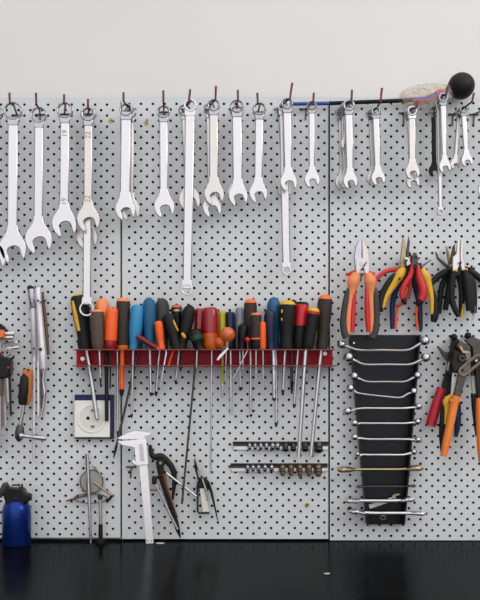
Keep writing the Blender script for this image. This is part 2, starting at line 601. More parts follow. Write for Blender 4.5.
W('combination wrench leaning slightly left, last before the gap to the blue rod', (259.5, 109), 6.9, 5, 7.6, 7.6, (258, 192.5), 8.6, F, mt='chrome', ringmat='bright')
W('front combination wrench at the left end of the blue rod', (287, 104), 6, 4.4, 7.6, 7.2, (288.3, 181.5), 8, F)
spanner('long ring spanner hanging behind the wrench at the left end of the blue rod', (283, 107), 5.2, 4, (286.6, 270.5), 4.8, 3.1, 7, 7.8, Mi)
W('wrench behind the blue rod bundle, a sliver of jaw showing on its left', (280.5, 110), 4.8, 3.6, 5, 5, (284.4, 190), 6.8, Bk, mt='chrome2')
W('small combination wrench hanging across the blue rod, left of the right seam', (311.6, 106), 5, 3.7, 5.6, 5.8, (311.8, 179.5), 7.4, F)
W('front thick-ringed combination wrench right of the right board seam', (348.6, 105.5), 6.2, 3.6, 7, 6.6, (350, 181), 7, .06)
W('short wrench with its jaw halfway up the bundle right of the right seam', (345.5, 107.5), 5.4, 3.8, 6, 6, (347.6, 143), 6.6, .047, mt='chrome2', tilt=-10)
W('rear left combination wrench of the bundle right of the right seam', (341, 112), 5.6, 4, 5, 5, (342.2, 182), 7, Bk, mt='chrome2')
W('middle combination wrench of the bundle right of the right seam', (343.5, 109.5), 5.4, 3.9, 4.6, 5, (345.8, 182), 6.6, .034, mt='chrome')
W('front small combination wrench hanging below the black rod', (375.6, 111.3), 4.9, 2.9, 6.2, 6, (378, 178), 6.8, F)
W('rear small combination wrench half hidden below the black rod', (371, 113.5), 4.6, 3, 5, 5, (373.2, 178.5), 6.6, .034, mt='chrome2')
W('front wrench hanging under the clear plastic bag', (412, 111.3), 5.2, 3, 6.6, 6.8, (412.3, 171.5), 7, F, mt='chrome2', ringmat='chrome')
W('rear wrench under the plastic bag, its jaw showing lower down', (409, 113.5), 4.8, 3.2, 5, 5.2, (412.6, 181), 6.6, .036)
W('front wrench of the bundle hanging by the right end of the plastic bag', (443, 98), 5.2, 3, 5.6, 5.2, (444.6, 166.5), 5.9, .06)
spanner('slim long ring spanner with a tiny ring at its foot, below the plastic bag', (439, 103), 4.6, 3, (440.4, 212.3), 3.2, 2, 4.6, 4.4, .044)
W('blackened wrench with a tan jaw left of the slim long ring spanner', (433.6, 111), 4.4, 3, 4, 4, (434.2, 170.5), 5.4, Bk, mt='black_steel')
W('left thin wrench of the pair below the black ball', (459.4, 112), 4, 2.4, 3.8, 4, (455, 164), 5.0, .034, mt='chrome2')
W('right thin wrench of the pair below the black ball', (463.4, 110), 4.2, 2.6, 5.0, 5.2, (466.7, 160.5), 5.7, .048)
W('wrench cut off by the right edge of the picture', (486, 112), 6.4, 4.8, 8, 8, (487, 190), 9, F)

for i, h in enumerate(hooks):
    hook(*h, contacts=CONTACT.get(i, []))

# ------------------------------------------------------------------ rod, ball and bag
rod = thing('ball_ended_rod', 'long horizontal rod with a blue end, a black section and a big black rubber ball', 'rod', P(370, 104, .016))
link('blue_section', MB().tube([(290, 104, .016), (329.5, 103.4, .016)], 1.9, 12), M['blue_rod'], rod)
link('black_section', MB().tube([(329.3, 103.4, .016), (402, 100.6, .016), (425, 98.5, .018), (442, 92, .024), (450, 88, .028)], 2.1, 12), M['black_gloss'], rod)
link('ball', MB().ball((461.3, 86, .034), 13.2, segs=32), M['black'], rod)
link('neck', MB().lathe((447, 89.5, .028), (455, 87, .03), [(0, 3), (.4, 3.8), (1, 4.5)]), M['black_gloss'], rod)

bag = thing('plastic_bag', 'clear crumpled plastic bag with a red and blue printed stripe wrapped round the rod', 'bag', P(428, 106, .03))
mb = MB()
cen = [(401, 101), (404.5, 99.4), (411, 98), (418, 97), (426, 96), (434, 94.8), (441, 93.6), (448, 92), (454, 91)]
rad = [4.6, 8.4, 10.6, 11.6, 11.8, 11.2, 9.8, 7.6, 5.6]
cp, rp = spline(cen, 4), spline1(rad, 4)
pts, rr = [], []
for i, ((u, v), r) in enumerate(zip(cp, rp)):
    pts.append(P(u, v, .03))
    rr.append(r * S * (1 + random.uniform(-.05, .05)))
mb.sweep(pts, rr, 22, flat=0.95, flutes=.035, caps=False)
link('film', mb, M['bag'], bag)
for nm, mt, dv, w in (('red_stripe', 'stripe_red', .9, 1.5), ('blue_stripe', 'stripe_blue', -.1, .9)):
    path = [(412.5, 98.4), (419, 98.2), (426, 97.9), (432, 96.6), (437, 94.4), (440, 92.6)]
    ms = MB()
    up, lo = [], []
    for (u, v) in spline(path, 3):
        up.append((u, v - w + dv))
        lo.append((u, v + w + dv))
    dep = .0560 if nm == 'red_stripe' else .0568
    ms.prism(up + lo[::-1], dep, .0008)
    if nm == 'red_stripe':
        ms.prism([(435.5, 91.5), (441.5, 88.3), (442, 94.2), (438.5, 95.6)], dep + .0003, .0008)
    link(nm, ms, M[mt], bag)
ms = MB()
for (a, b) in (((411, 91), (420, 94)), ((415, 88.5), (424, 91.5)), ((419, 87.5), (431, 90.5)), ((408, 104), (416, 101.5))):
    ms.tube([(a[0], a[1], .051), ((a[0] + b[0]) / 2, (a[1] + b[1]) / 2, .0525), (b[0], b[1], .051)], [.2, .8, .2], 8)
link('crease', ms, M['bag'], bag)

# ------------------------------------------------------------------ red rail and screwdrivers
PROF = {
    'ergo': [(0, .45), (.02, .72), (.06, .92), (.14, 1), (.4, .97), (.62, .82), (.78, .76), (.9, .86), (1, .8)],
    'straight': [(0, .7), (.03, .92), (.08, 1), (.85, 1), (.95, .9), (1, .75)],
    'round': [(0, .12), (.015, .4), (.05, .7), (.1, .9), (.17, 1), (.45, .96), (.7, .78), (.88, .7), (1, .74)],
    'taper': [(0, .55), (.03, .85), (.1, 1), (.5, 1), (.75, .82), (.9, .62), (1, .6)],
}
R0, R1 = 350.2, 366.0
shafts = []


def cut(prof, a, b):
    """slice of a profile between fractions a and b"""
    def val(t):
        for (t0, r0), (t1, r1) in zip(prof, prof[1:]):
            if t0 <= t <= t1:
                return r0 + (r1 - r0) * (t - t0) / max(1e-6, t1 - t0)
        return prof[-1][1]
    return [(a, val(a))] + [(t, r) for t, r in prof if a < t < b] + [(b, val(b))]


def seat(d):
    z = P(0, R0, .03).z + .0009
    return CY + (ZB - z / S - CY) * D / (D - d)


def driver(label, top, bot, r, d, mt, style='ergo', cap=None, lower=None, ring=None, shaft=None, sr=1.2, smt='steel', tip=None, tipmt='black_steel',
           flutes=0, stripes=(), name='screwdriver', cat='screwdriver', segs=18):
    root = thing(name, label, cat, P(bot[0], bot[1], d), 'screwdrivers in the red rail')
    bot = (bot[0], bot[1] if bot[1] < 349 else seat(d))
    p0, p1 = (top[0], top[1], d), (bot[0], bot[1], d)
    prof = [(t, x * r) for t, x in PROF[style]]
    a, b = (cap[0] if cap else 0.0), (lower[0] if lower else 1.0)
    h = link('handle', MB().lathe(p0, p1, cut(prof, a, b), segs, flutes), M[mt], root)
    if cap:
        link('handle_cap', MB().lathe(p0, p1, cut(prof, 0, cap[0]), segs), M[cap[1]], root)
    if lower:
        link('grip_base', MB().lathe(p0, p1, cut(prof, lower[0], 1.0), segs), M[lower[1]], root)
    if ring:
        q = cut(prof, ring[0], ring[1])
        link('grip_band', MB().lathe(p0, p1, [(t, x + .35) for t, x in q], segs), M[ring[2]], root)
    for (q0, q1, w, smat) in stripes:
        link('grip_inlay', MB().tube([(q0[0], q0[1], d + .6 * r * S), ((q0[0] + q1[0]) / 2, (q0[1] + q1[1]) / 2, d + .66 * r * S), (q1[0], q1[1], d + .6 * r * S)], [w * .7, w, w * .7], 10), M[smat], h)
    if shaft:
        sr = sr * 1.12
        s0 = (shaft[0][0], shaft[0][1])
        s1 = shaft[1]
        t = tip if tip else None
        cutv = 1.0 - (t or 0)
        mid = (s0[0] + (s1[0] - s0[0]) * cutv, s0[1] + (s1[1] - s0[1]) * cutv)
        st = (bot[0] * .9 + s0[0] * .1, bot[1] - 1.0)
        pth = [(st[0], st[1], d), (s0[0], s0[1] + .2, d), (mid[0], mid[1], d)]
        link('shaft', MB().tube(pth, sr, 10), M[smt], root)
        if t:
            link('tip', MB().tube([(mid[0], mid[1], d), (mid[0] + (s1[0] - mid[0]) * .3, mid[1] + (s1[1] - mid[1]) * .3, d), (s1[0], s1[1], d)], [sr * 1.02, sr * 1.15, sr * .55], 10), M[tipmt], root)
        for lvl in (R0, R1):
            if s0[1] - 2 <= lvl <= s1[1]:
                f = (lvl - s0[1]) / (s1[1] - s0[1])
                shafts.append((lvl, s0[0] + (s1[0] - s0[0]) * max(0, f), d, sr))
    return root


b = 349.2
DR = driver
DR('large black screwdriver with a yellow end and yellow side strip, leftmost in the rail', (78.6, 294), (86, b), 9.0, .0235, 'black', 'ergo', cap=(.035, 'yellow'), stripes=(((73.4, 301), (79.2, 331), 3.0, 'yellow'),), shaft=((87, 350), (97.2, 419)), sr=1.9, smt='chrome')
DR('brown-grey screwdriver with a thin orange end, right of the hanging spanner ring', (97.3, 310), (98.2, b), 6.4, .056, 'brown_grey', 'straight', cap=(.05, 'orange_pale'), shaft=((99.4, 350), (100.8, 387)), sr=.9, tip=.25)
DR('round-topped pale orange screwdriver behind the bright orange one', (101.8, 298), (104.5, b), 7.2, .026, 'orange_pale', 'round', shaft=((106.3, 350), (106.8, 421)), sr=1.8, smt='black_steel')
DR('bright orange screwdriver with a red lower end', (112.2, 308), (110.4, b), 6.2, .056, 'orange_bright', 'straight', lower=(.78, 'red_clear'), shaft=((110.4, 350), (110.2, 389)), sr=.8, smt='black_steel')
DR('dark screwdriver wedged between the bright orange and the brown one', (117.4, 316), (117.4, b), 4.2, .022, 'black', 'straight', shaft=((117.5, 350), (117.8, 437)), sr=1.1, tip=.07)
DR('brown screwdriver with orange end and orange insulated shaft', (123.4, 298), (122.8, b), 7, .040, 'brown', 'straight', cap=(.07, 'orange_pale'), lower=(.92, 'orange'), shaft=((122.3, 350), (121.6, 396)), sr=2.1, smt='orange_bright', tip=.15)
DR('light blue screwdriver tapering down, left of the two blue ones', (137.8, 305), (133.6, b), 6.8, .048, 'blue', 'taper', shaft=((133.2, 350), (131.6, 418)), sr=1.1, tip=.06)
DR('teal-blue rounded screwdriver, right of the two blue ones', (149, 297.5), (150, b), 6.9, .044, 'teal', 'round', shaft=((149.8, 350), (151, 396)), sr=1.3, tip=.08)
DR('long thin dark screwdriver slanting left below the blue handles', (143.6, 306), (139.5, b), 4, .022, 'teal', 'round', shaft=((138.6, 350), (113.6, 458)), sr=1.1, smt='dsteel', tip=.12)
DR('dark grey round-topped screwdriver behind the small orange one', (162, 298), (162.8, b), 7.2, .026, 'grey_rubber', 'round', shaft=((159.4, 350), (156, 396)), sr=1.4, tip=.1)
DR('small bright orange screwdriver standing low before the dark grey one', (158.2, 321), (161.6, b), 4.2, .062, 'orange_bright', 'ergo', shaft=((166.4, 351), (160, 388)), sr=.8)
DR('thin dark red handle leaning flat across the foot of the teal screwdriver', (137, 336), (157, 348.2), 2.8, .0645, 'dark_red', 'straight', name='hook_pick', cat='pick', shaft=((158, 349.2), (160, 351)), sr=.7)
DR('black and yellow striped screwdriver leaning right of the small orange one', (167.5, 314), (177, b), 6.6, .048, 'black', 'ergo', stripes=(((167, 315), (174.5, 332), 1.4, 'yellow'), ((171, 316), (178, 331), 1.1, 'yellow')), shaft=((173, 351), (168, 367)), sr=.8, smt='orange_bright')
DR('black screwdriver with a brass and orange end', (176.6, 305), (178.2, b), 5.6, .024, 'black_gloss', 'straight', cap=(.06, 'orange_wood'), ring=(.1, .15, 'tan_steel'), shaft=((179.2, 351), (175.4, 384)), sr=1, tip=.12)
DR('black round-topped screwdriver leaning right beside the red ones', (190.5, 305), (181.5, b), 6.6, .046, 'black', 'round', stripes=(((182, 333), (185.5, 338), 2.0, 'yellow'),), shaft=((181.4, 351), (180.6, 371)), sr=.9, smt='black_steel')
DR('dark red screwdriver with a very long thin shaft slanting left', (199.8, 308.5), (198, b), 5.4, .026, 'red_clear', 'straight', flutes=.07, shaft=((196.8, 350), (181.9, 504)), sr=1.0, smt='dsteel')
DR('wide clear red screwdriver with an amber lower end', (210, 307.5), (211, b), 8.2, .046, 'red_clear', 'straight', lower=(.62, 'amber'), flutes=.06, shaft=((211.8, 350), (210.6, 474)), sr=.9)
DR('black and dark green stubby screwdriver before the red handles', (193.8, 329), (199.5, b), 7, .060, 'black_gloss', 'round', ring=(.3, .55, 'green'), shaft=((197, 350), (196.5, 368)), sr=.9)
DR('clear yellow fluted screwdriver with a yellow shaft', (222, 311), (222.2, b), 4.4, .024, 'yellow_clear', 'straight', flutes=.08, shaft=((222.4, 350), (222.8, 398)), sr=1.1, smt='yellow_clear', tip=.3, tipmt='steel')
DR('navy fluted screwdriver between the yellow and the clear grey one', (230, 312), (230.4, b), 5.3, .026, 'navy', 'straight', flutes=.08, shaft=((230.7, 350), (231, 415)), sr=1.3)
DR('clear grey fluted screwdriver', (239.6, 308), (239.8, b), 4.5, .024, 'grey_clear', 'straight', flutes=.08, shaft=((239.9, 350), (240.2, 391)), sr=1.0, tip=.1)
for (c, r, lb, mt, sh, d) in (((227.6, 334.6), 7.7, 'orange wooden ball-handled awl standing before the navy screwdriver', 'orange_wood', ((226.2, 350), (225.6, 374)), .060),
                              ((219.5, 342.6), 6.0, 'amber bulb-handled awl with a flat pale blade slanting left over the rail', 'amber', None, .054)):
    root = thing('awl', lb, 'awl', P(c[0], 349, d), 'screwdrivers in the red rail')
    link('handle', MB().ball((c[0], c[1], d), r, segs=20), M[mt], root)
    link('ferrule', MB().lathe((c[0] - .3, c[1] + r * .8, d), (c[0] - .6, 350, d), [(0, 2.6), (1, 1.8)]), M['tan_steel'], root)
    if sh:
        link('shaft', MB().tube([(sh[0][0], 349, d), (sh[1][0], sh[1][1], d)], [.9, .4]), M['steel'], root)
        for lvl in (R0, R1):
            shafts.append((lvl, sh[0][0], d, .9))
    else:
        link('blade', MB().prism([(227.6, 347.4), (228.8, 348.6), (222.4, 356.2), (218.2, 360.6), (216.4, 359.8), (219.2, 355.2)], .0695, .0016), M['chrome'], root, .0003)
        link('stem', MB().tube([(221, 347.6, d + .004), (227.6, 347.6, .0695)], .9, 8), M['chrome'], root)
DR('black screwdriver with a red patch and round head, left of the red knob', (243.4, 323.5), (241.6, b), 5.2, .052, 'black_gloss', 'round', stripes=(((243.6, 331), (242.4, 337), 1.6, 'dark_red'),), shaft=((243, 350), (243, 370)), sr=.8)
root = thing('hook_pick', 'small pick with a red ball knob and thin pale shaft slanting left', 'pick', P(247.4, 349, .062), 'screwdrivers in the red rail')
link('knob', MB().ball((247.4, 339.6, .062), 2.7), M['red'], root)
link('stem', MB().tube([(247.4, 342, .062), (247.8, 350, .062)], 1.0), M['dark_red'], root)
link('shaft', MB().tube([(247.8, 350, .062), (233.2, 378.5, .062)], [.8, .6]), M['chrome'], root)
shafts += [(R0, 247.6, .062, .9), (R1, 239.6, .062, .9)]
DR('tall black screwdriver with an orange end behind the short brown one', (250.4, 299), (250.2, b), 6.6, .028, 'brown', 'ergo', cap=(.08, 'orange'), shaft=((250.5, 350), (250.9, 417)), sr=1.3, tip=.04)
DR('short brown screwdriver with orange end and orange band', (256, 313), (256.2, b), 5.4, .056, 'brown', 'straight', cap=(.06, 'orange'), lower=(.72, 'black'), ring=(.69, .73, 'orange'), shaft=((256, 350), (256, 380)), sr=.8)
DR('slim plain orange screwdriver left of the navy one', (262.6, 322), (262.8, b), 3.3, .060, 'orange_bright', 'straight', shaft=((263, 350), (263.2, 380)), sr=.7)
DR('tall teal screwdriver behind the navy one', (273.6, 297), (274, b), 6.8, .024, 'teal', 'round', shaft=((276, 350), (276.2, 427)), sr=1.3, tip=.06)
DR('navy screwdriver before the tall teal one', (269.4, 309), (271, b), 5.8, .054, 'navy', 'round', shaft=((273.2, 350), (274.2, 401)), sr=1.7, tip=.06)
DR('black handle almost hidden behind the big yellow-ended screwdriver', (293.2, 299.5), (292.6, b), 6, .022, 'black', 'round', shaft=((291.6, 350), (291.8, 394)), sr=1.3, smt='dsteel', tip=.3)
DR('big black screwdriver with a yellow end and yellow specks', (287.6, 300.5), (286.2, b), 8.4, .048, 'black', 'ergo', cap=(.09, 'yellow'), stripes=(((282.6, 309), (281.9, 313), 1.2, 'yellow'), ((282, 318), (281.9, 321), 1.0, 'yellow')), shaft=((285, 350), (282.7, 395)), sr=1.3, tip=.12)
DR('red and black screwdriver with a black end', (302.6, 302), (299, b), 6.6, .040, 'red', 'straight', cap=(.06, 'black'), lower=(.5, 'black'), shaft=((298, 350), (294, 408)), sr=1.4, tip=.07)
DR('black screwdriver with a yellow end ringed in red and the longest thick shaft', (314, 308), (308, b), 6, .060, 'black', 'straight', cap=(.09, 'yellow'), ring=(.1, .15, 'red'), shaft=((305.6, 350), (298.6, 458)), sr=1.9, smt='chrome')
DR('tall brown screwdriver with an orange end, rightmost in the rail', (325.5, 295), (321.6, b), 7.4, .036, 'brown', 'ergo', cap=(.08, 'orange'), shaft=((321, 350), (310.8, 456)), sr=1.8, smt='chrome')

rail = thing('screwdriver_rail', 'long red steel rail holding the screwdrivers', 'rail', P(205, 367, 0))
link('back_plate', MB().box(76.5, 349.5, 332.5, 367, .0008, .0022), M['red_rail'], rail)
for lvl in (R0, R1):
    mb = MB()
    u0, u1 = (75.5, 332.5) if lvl == R0 else (74.8, 335)
    zc = P(0, lvl, .03).z
    rows = {}
    for (l, u, d, r) in shafts:
        if l == lvl:
            rows.setdefault(d, []).append((P(u, lvl, d).x, r * S + .0004))
    x0, x1 = P(u0, lvl, .03).x, P(u1, lvl, .03).x
    ys = sorted(rows)
    # bands of depth: a strip with gaps for every hole row, solid strips between
    edges = [.0022]
    plan = []
    for d in ys:
        lo, hi = d - .0045, d + .0045
        plan.append([lo, hi, sorted(rows[d])])
    # merge bands that overlap
    merged = []
    for lo, hi, hs in sorted(plan):
        if merged and lo < merged[-1][1]:
            merged[-1][1] = max(hi, merged[-1][1])
            merged[-1][2] = sorted(merged[-1][2] + hs)
        else:
            merged.append([lo, hi, list(hs)])
    cur = .0022
    tz = .0011
    for lo, hi, hs in merged:
        hi = min(hi, .0665)
        if lo > cur:
            mb.wbox(x0, x1, -lo, -cur, zc - tz, zc + tz)
        x = x0
        for (hx, hr) in hs:
            if hx - hr > x:
                mb.wbox(x, hx - hr, -hi, -lo, zc - tz, zc + tz)
            x = max(x, hx + hr)
        mb.wbox(x, x1, -hi, -lo, zc - tz, zc + tz)
        cur = hi
    mb.wbox(x0, x1, -.068, -cur, zc - tz, zc + tz)
    link('flange', mb, M['rail_edge'], rail)
for (u, v) in ((82.6, 358.8), (325, 353.5)):
    link('screw', MB().cyl((u, v, .0032), 2.3, .002, 12), M['steel'], rail, .0005)

# ------------------------------------------------------------------ socket strips
def socket(u, v0, v1, r, label, mt='steel', bit=None, group='sockets on the clip rails'):
    root = thing('socket', label, 'socket', P(u, v1, .012), group)
    p0, p1 = (u, v0, .007), (u, v1, .016)
    link('body', MB().lathe(p0, p1, [(0, r * .8), (.08, r * .95), (.45, r * .95), (.55, r * .82), (.65, r * 1.0), (.95, r * 1.05), (1, r * .9)], 14), M[mt], root)
    link('bore', MB().lathe((u, v1 - .6, .0158), (u, v1 + .35, .0172), [(0, r * .66), (1, r * .62)], 6), M['hole_shade'], root)
    if bit:
        link('bit', MB().lathe((u, v1 - .5, .0155), (u + .3, v1 + bit, .019), [(0, r * .72), (.7, r * .66), (1, r * .35)], 8), M['rust'], root)


for (v, u0, u1, us, rs, lb, bits) in (
        (445.2, 233.5, 328, [249.6, 255.2, 260.8, 266.4, 272.6, 277.6, 285.6, 293.4, 305.2, 318.6], [1.9, 1.9, 2.0, 2.1, 2.3, 2.4, 3.0, 2.8, 3.3, 4.3], 'upper', [0] * 10),
        (467.0, 231.2, 327.5, [247.6, 253.0, 258.6, 265.0, 271.6, 282.4, 291.0, 299.8, 308.8, 318.2], [2.0, 2.0, 2.1, 2.2, 2.3, 3.3, 3.2, 3.2, 3.4, 4.0], 'lower', [0] * 5 + [3.5, 3.5, 4.5, 3.8, 3.8])):
    rl = thing('socket_rail', 'chrome clip rail, the %s of two, under the right end of the screwdrivers' % lb, 'rail', P(280, v + 4, 0))
    link('strip', MB().box(u0, v + 1.0, u1, v + 4.6, .0006, .0035), M['chrome'], rl, .0006)
    link('top_lip', MB().box(u0 - .5, v - 3.6, u1, v - 1.2, .0006, .009), M['black_steel'], rl, .0006)
    link('web', MB().box(u0, v - 1.4, u1, v + 1.2, .0004, .0022), M['dsteel'], rl)
    for i, (u, r, bt) in enumerate(zip(us, rs, bits)):
        ordn = ['first', 'second', 'third', 'fourth', 'fifth', 'sixth', 'seventh', 'eighth', 'ninth', 'last'][i]
        link('clip', MB().box(u - r * .7, v - 3.4, u + r * .7, v - .2, .0022, .0062), M['black_steel'], rl)
        kind = 'brown bit socket' if bt else ('large steel socket' if r > 2.7 else 'small steel socket')
        socket(u, v - 1.6, v + (4.6 if r > 2.7 else 3.6) + (r - 2) * .7, r, '%s, %s from the left on the %s clip rail' % (kind, ordn, lb), ('steel' if r < 2.7 else 'dsteel') if not bt else 'dull_tan', bt)

# ------------------------------------------------------------------ power outlet
out = thing('power_outlet', 'square white round-pin power outlet in a dark blue box under the rail', 'outlet', P(94, 438, 0))
link('box', MB().box(75, 394.6, 114, 438.6, .0008, .012), M['navy_box'], out, .001)
plate = link('cover_plate', MB().box(74.6, 400.4, 110, 437.2, .010, .0185), M['cream'], out, .0012)
link('rim', MB().prism(circle(91.8, 418.4, 14.4, 32), .0188, .003, inner=circle(91.8, 418.4, 12.2, 32)), M['cream'], plate, .0004)
link('recess', MB().cyl((91.8, 418.4, .0186), 12.0, .0008, 28), M['cream_dark'], plate)
for u in (88, 97):
    link('pin_hole', MB().cyl((u, 418.2, .0192), 1.7, .0006, 12), M['hole_shade'], plate)
for v in (410.4, 426.4):
    link('earth_clip', MB().box(91.2, v - .9, 94.2, v + .9, .0188, .0212), M['rust'], plate)


# ------------------------------------------------------------------ left tools
holder = thing('hex_key_holder', 'black plastic hex key holder cut off by the left edge', 'holder', P(4, 376, .004))
link('body', MB().prism([(-12, 355), (7, 357), (12, 360), (11.5, 375), (8, 378.5), (-12, 378.5)], .031, .036), M['black_gloss'], holder, .003)
link('top_clip', MB().prism([(-10, 324), (3, 325), (7, 330), (7.6, 333), (-10, 333)], .012, .016), M['black'], holder, .002)
link('orange_tab', MB().box(-8, 330, 4, 337.5, .030, .044), M['orange'], holder, .001)
link('red_dot', MB().cyl((8.2, 367.6, .0495), 1.0, .001, 10), M['red'], holder)
link('spine', MB().box(-10, 326, -4, 370, .002, .012), M['black'], holder)
hx = [((14.5, 333.6), (-3.5, 334.5), (-3.5, 452), 2.2, .026, 'uppermost'), ((13.2, 337.8), (-.6, 338.4), (-.4, 446), 1.9, .034, 'second from the top'), ((18, 342.6), (2.0, 344.2), (2.7, 430), 1.9, .026, 'third from the top'),
      ((19, 347.4), (4.2, 349), (5.2, 426), 1.7, .034, 'fourth from the top'), ((10, 353.4), (5.6, 354.6), (8.0, 402), 1.5, .041, 'shortest'), ((14, 355.6), (9.6, 357.6), (10.9, 416), 1.1, .020, 'thin dark rightmost'),
      ((3.6, 351.6), (-1.2, 352.4), (-.6, 396), 1.5, .042, 'small orange-tinged front')]
for i, (a, c, e, r, d, lb) in enumerate(hx):
    mt = 'dsteel' if 'dark' in lb else ('copper' if 'orange' in lb else 'chrome2')
    o = MB().tube([(a[0], a[1], d), (c[0] + 4.0, c[1] - .3, d), (c[0] + 1.2, c[1] + 1.0, d), (c[0], c[1] + 4.5, d), (c[0], c[1] + 8, d), (e[0], e[1], d)], r, 6)
    single('hex_key', o, M[mt], '%s hex key of the bundle at the left edge' % lb, 'hex key', P(e[0], e[1], d), 'hex keys in the holder')

hook((37.6, 301), (38.2, 300.5), (38.6, 300), 'short peg hidden behind the tubular spanners', tipmat='hook')
hook((39, 303), (43, 301), (46, 300.5), 'short wire hook carrying the tubular spanners left of the screwdrivers', tipmat='hook')
t = thing('tubular_spanner', 'slim tubular box spanner with a dark square head, left of the fat one', 'box spanner', P(34, 361, .03), 'tubular spanners')
link('tube', MB().lathe((32.6, 300, .032), (34.2, 361, .03), [(0, 3.0), (.05, 2.9), (.85, 2.9), (.86, 2.4), (1, 2.4)]), M['matte_tube'], t)
link('head', MB().prism([(27.4, 287), (30, 285.2), (33.6, 286.4), (34.5, 301), (31, 306)], .034, .014), M['black_steel'], t, .001)
link('collar', MB().lathe((31, 289, .036), (33.2, 308, .033), [(0, 3.2), (.3, 3.8), (.9, 3.4), (1, 2.7)]), M['steel'], t)
link('cross_hole', MB().cyl((34, 348.6, .0363), 1.0, .001, 10), M['hole_shade'], t)
t = thing('tubular_spanner', 'fat tubular box spanner with a bolt through its foot, middle of the left cluster', 'box spanner', P(43.6, 369, .03), 'tubular spanners')
link('tube', MB().lathe((37.6, 287, .034), (43.9, 369, .034), [(0, 3.2), (.04, 3.5), (.2, 3.0), (.35, 3.3), (.7, 3.7), (.8, 4.1), (.98, 4.1), (1, 3.6)]), M['matte_tube'], t)
link('cross_bolt', MB().cyl((40.6, 349.4, .0425), 1.7, .004, 12), M['black_steel'], t)
link('rim_hole', MB().lathe((37, 285.6, .0365), (37.3, 288, .036), [(0, 2.5), (1, 2.5)]), M['steel'], t)
single('round_bar', MB().tube([(42.2, 292, .0255), (45.2, 318, .0255), (48.4, 355, .0255)], [1.4, 1.8, 1.4]), M['rust'], 'rusty thin bar leaning right behind the fat tubular spanner', 'bar', P(49.2, 355, .022))
single('round_bar', MB().tube([(34.1, 354, .030), (33.8, 463, .022)], 1.5), M['matte_tube'], 'long straight chrome bar running down to the lowest point of the left cluster', 'bar', P(33.8, 463, .018))
single('flat_bar', MB().prism([(36.0, 298), (38.8, 298), (39.8, 410), (38.9, 417.5), (37.3, 416)], .020, .003), M['chrome2'], 'flat narrow steel bar just right of the long chrome bar', 'bar', P(38.5, 417, .02), bevel=.0006)
single('chain_key', MB().tube([(45.5, 366, .024), (43, 379, .024), (44.6, 392, .024), (44.2, 399, .024), (41.6, 417, .024)], [1.5, 1.3, 1.9, 1.5, 1.0], 10, smooth_path=4), M['steel'], 'wavy tapering steel key below the fat tubular spanner', 'key', P(41.6, 417, .024))
single('flat_bar', MB().prism([(38.8, 297), (41, 297), (42, 405), (40.6, 410)], .016, .003), M['dsteel'], 'dark flat strip between the steel bar and the wavy key', 'bar', P(41, 409, .016), bevel=.0005)

hook((28.2, 371), (28, 370.6), (27.8, 369), 'short wire hook carrying the orange and black ratchet', tipmat='hook')
t = thing('ratchet_handle', 'ratchet with an orange and black grip and a sideways extension bar', 'ratchet', P(20, 441, .04))
link('grip', MB().lathe((28, 368.5, .038), (24.4, 405, .038), [(0, 2.2), (.05, 4.4), (.2, 5.8), (.5, 6.2), (.8, 5.8), (.95, 5.0), (1, 4)]), M['amber_grip'], t, label='orange grip with a black rubber pad')
link('grip_pad', MB().lathe((25.2, 374, .045), (22.6, 405, .045), [(0, 2), (.1, 4.6), (.5, 5.3), (.9, 4.8), (1, 3.6)]), M['black'], t)
link('hang_hole', MB().cyl((27.7, 370.4, .0482), 1.1, .001, 10), M['chrome'], t)
link('shaft', MB().tube([(24.2, 404, .04), (22.4, 415, .04), (19.6, 428, .04)], [1.7, 1.7, 2.4]), M['bright'], t)
link('head', MB().lathe((20.2, 424, .04), (19, 441, .04), [(0, 2), (.2, 4), (.55, 4.8), (.85, 4.2), (1, 2.2)], flat=.9), M['dsteel'], t)
link('extension', MB().lathe((20, 435.6, .046), (46.5, 438.6, .046), [(0, 3), (.1, 3.2), (.16, 1.9), (.45, 1.8), (.5, 2.4), (.95, 2.5), (1, 2)]), M['steel'], t)

# ------------------------------------------------------------------ blue bottle on the bench
bt = thing('pump_bottle', 'blue bottle with a black lever head on the bench at lower left', 'bottle', P(17, 541, .046).xyz * 1.0)
bd = .05
zb = CY + (ZB - CY) * D / (D - bd)
link('body', MB().lathe((16.6, 499, bd), (16.6, zb, bd), [(0, 5.5), (.02, 8.5), (.07, 11.2), (.14, 13.2), (.22, 14.2), (.3, 14.5), (.96, 14.5), (.99, 14), (1, 13.2)], 28), M['blue_bottle'], bt)
link('neck_ring', MB().lathe((16.8, 495.5, bd), (16.8, 500.5, bd), [(0, 8), (.5, 8.6), (1, 7)], 20), M['black_gloss'], bt)
hd = link('pump_head', MB().prism([(5.5, 486), (8, 486.5), (12, 487.5), (24, 488), (26, 493), (31.2, 494.5), (30.6, 499), (28.5, 502.5), (26, 502), (25, 508), (7.5, 508), (6.4, 500), (4.5, 494)], bd, .034), M['black_gloss'], bt, .004)
link('nozzle', MB().lathe((25.5, 497.5, bd), (31.5, 497, bd), [(0, 4.2), (.6, 4), (.8, 3.4), (1, 3)]), M['black'], bt)
link('wire_guard', MB().tube([(12, 485.2, bd), (19.5, 485.0, bd), (20.4, 488.6, bd)], .9), M['black_steel'], bt)
link('valve', MB().tube([(22, 484, bd), (22.2, 489, bd)], 1.0), M['black_steel'], bt)
link('lever', MB().tube([(8, 490, bd + .006), (6, 484.2, bd + .012), (3.5, 488, bd + .014), (1, 494, bd + .012), (-1.5, 497, bd + .01)], [2.2, 2.6, 3, 3, 2], 12, smooth_path=3), M['grey_rubber'], bt)
link('button', MB().lathe((18.2, 507, bd + .018), (18.2, 509.5, bd + .0185), [(0, 1.2), (1, 1.2)], 10), M['steel'], bt)

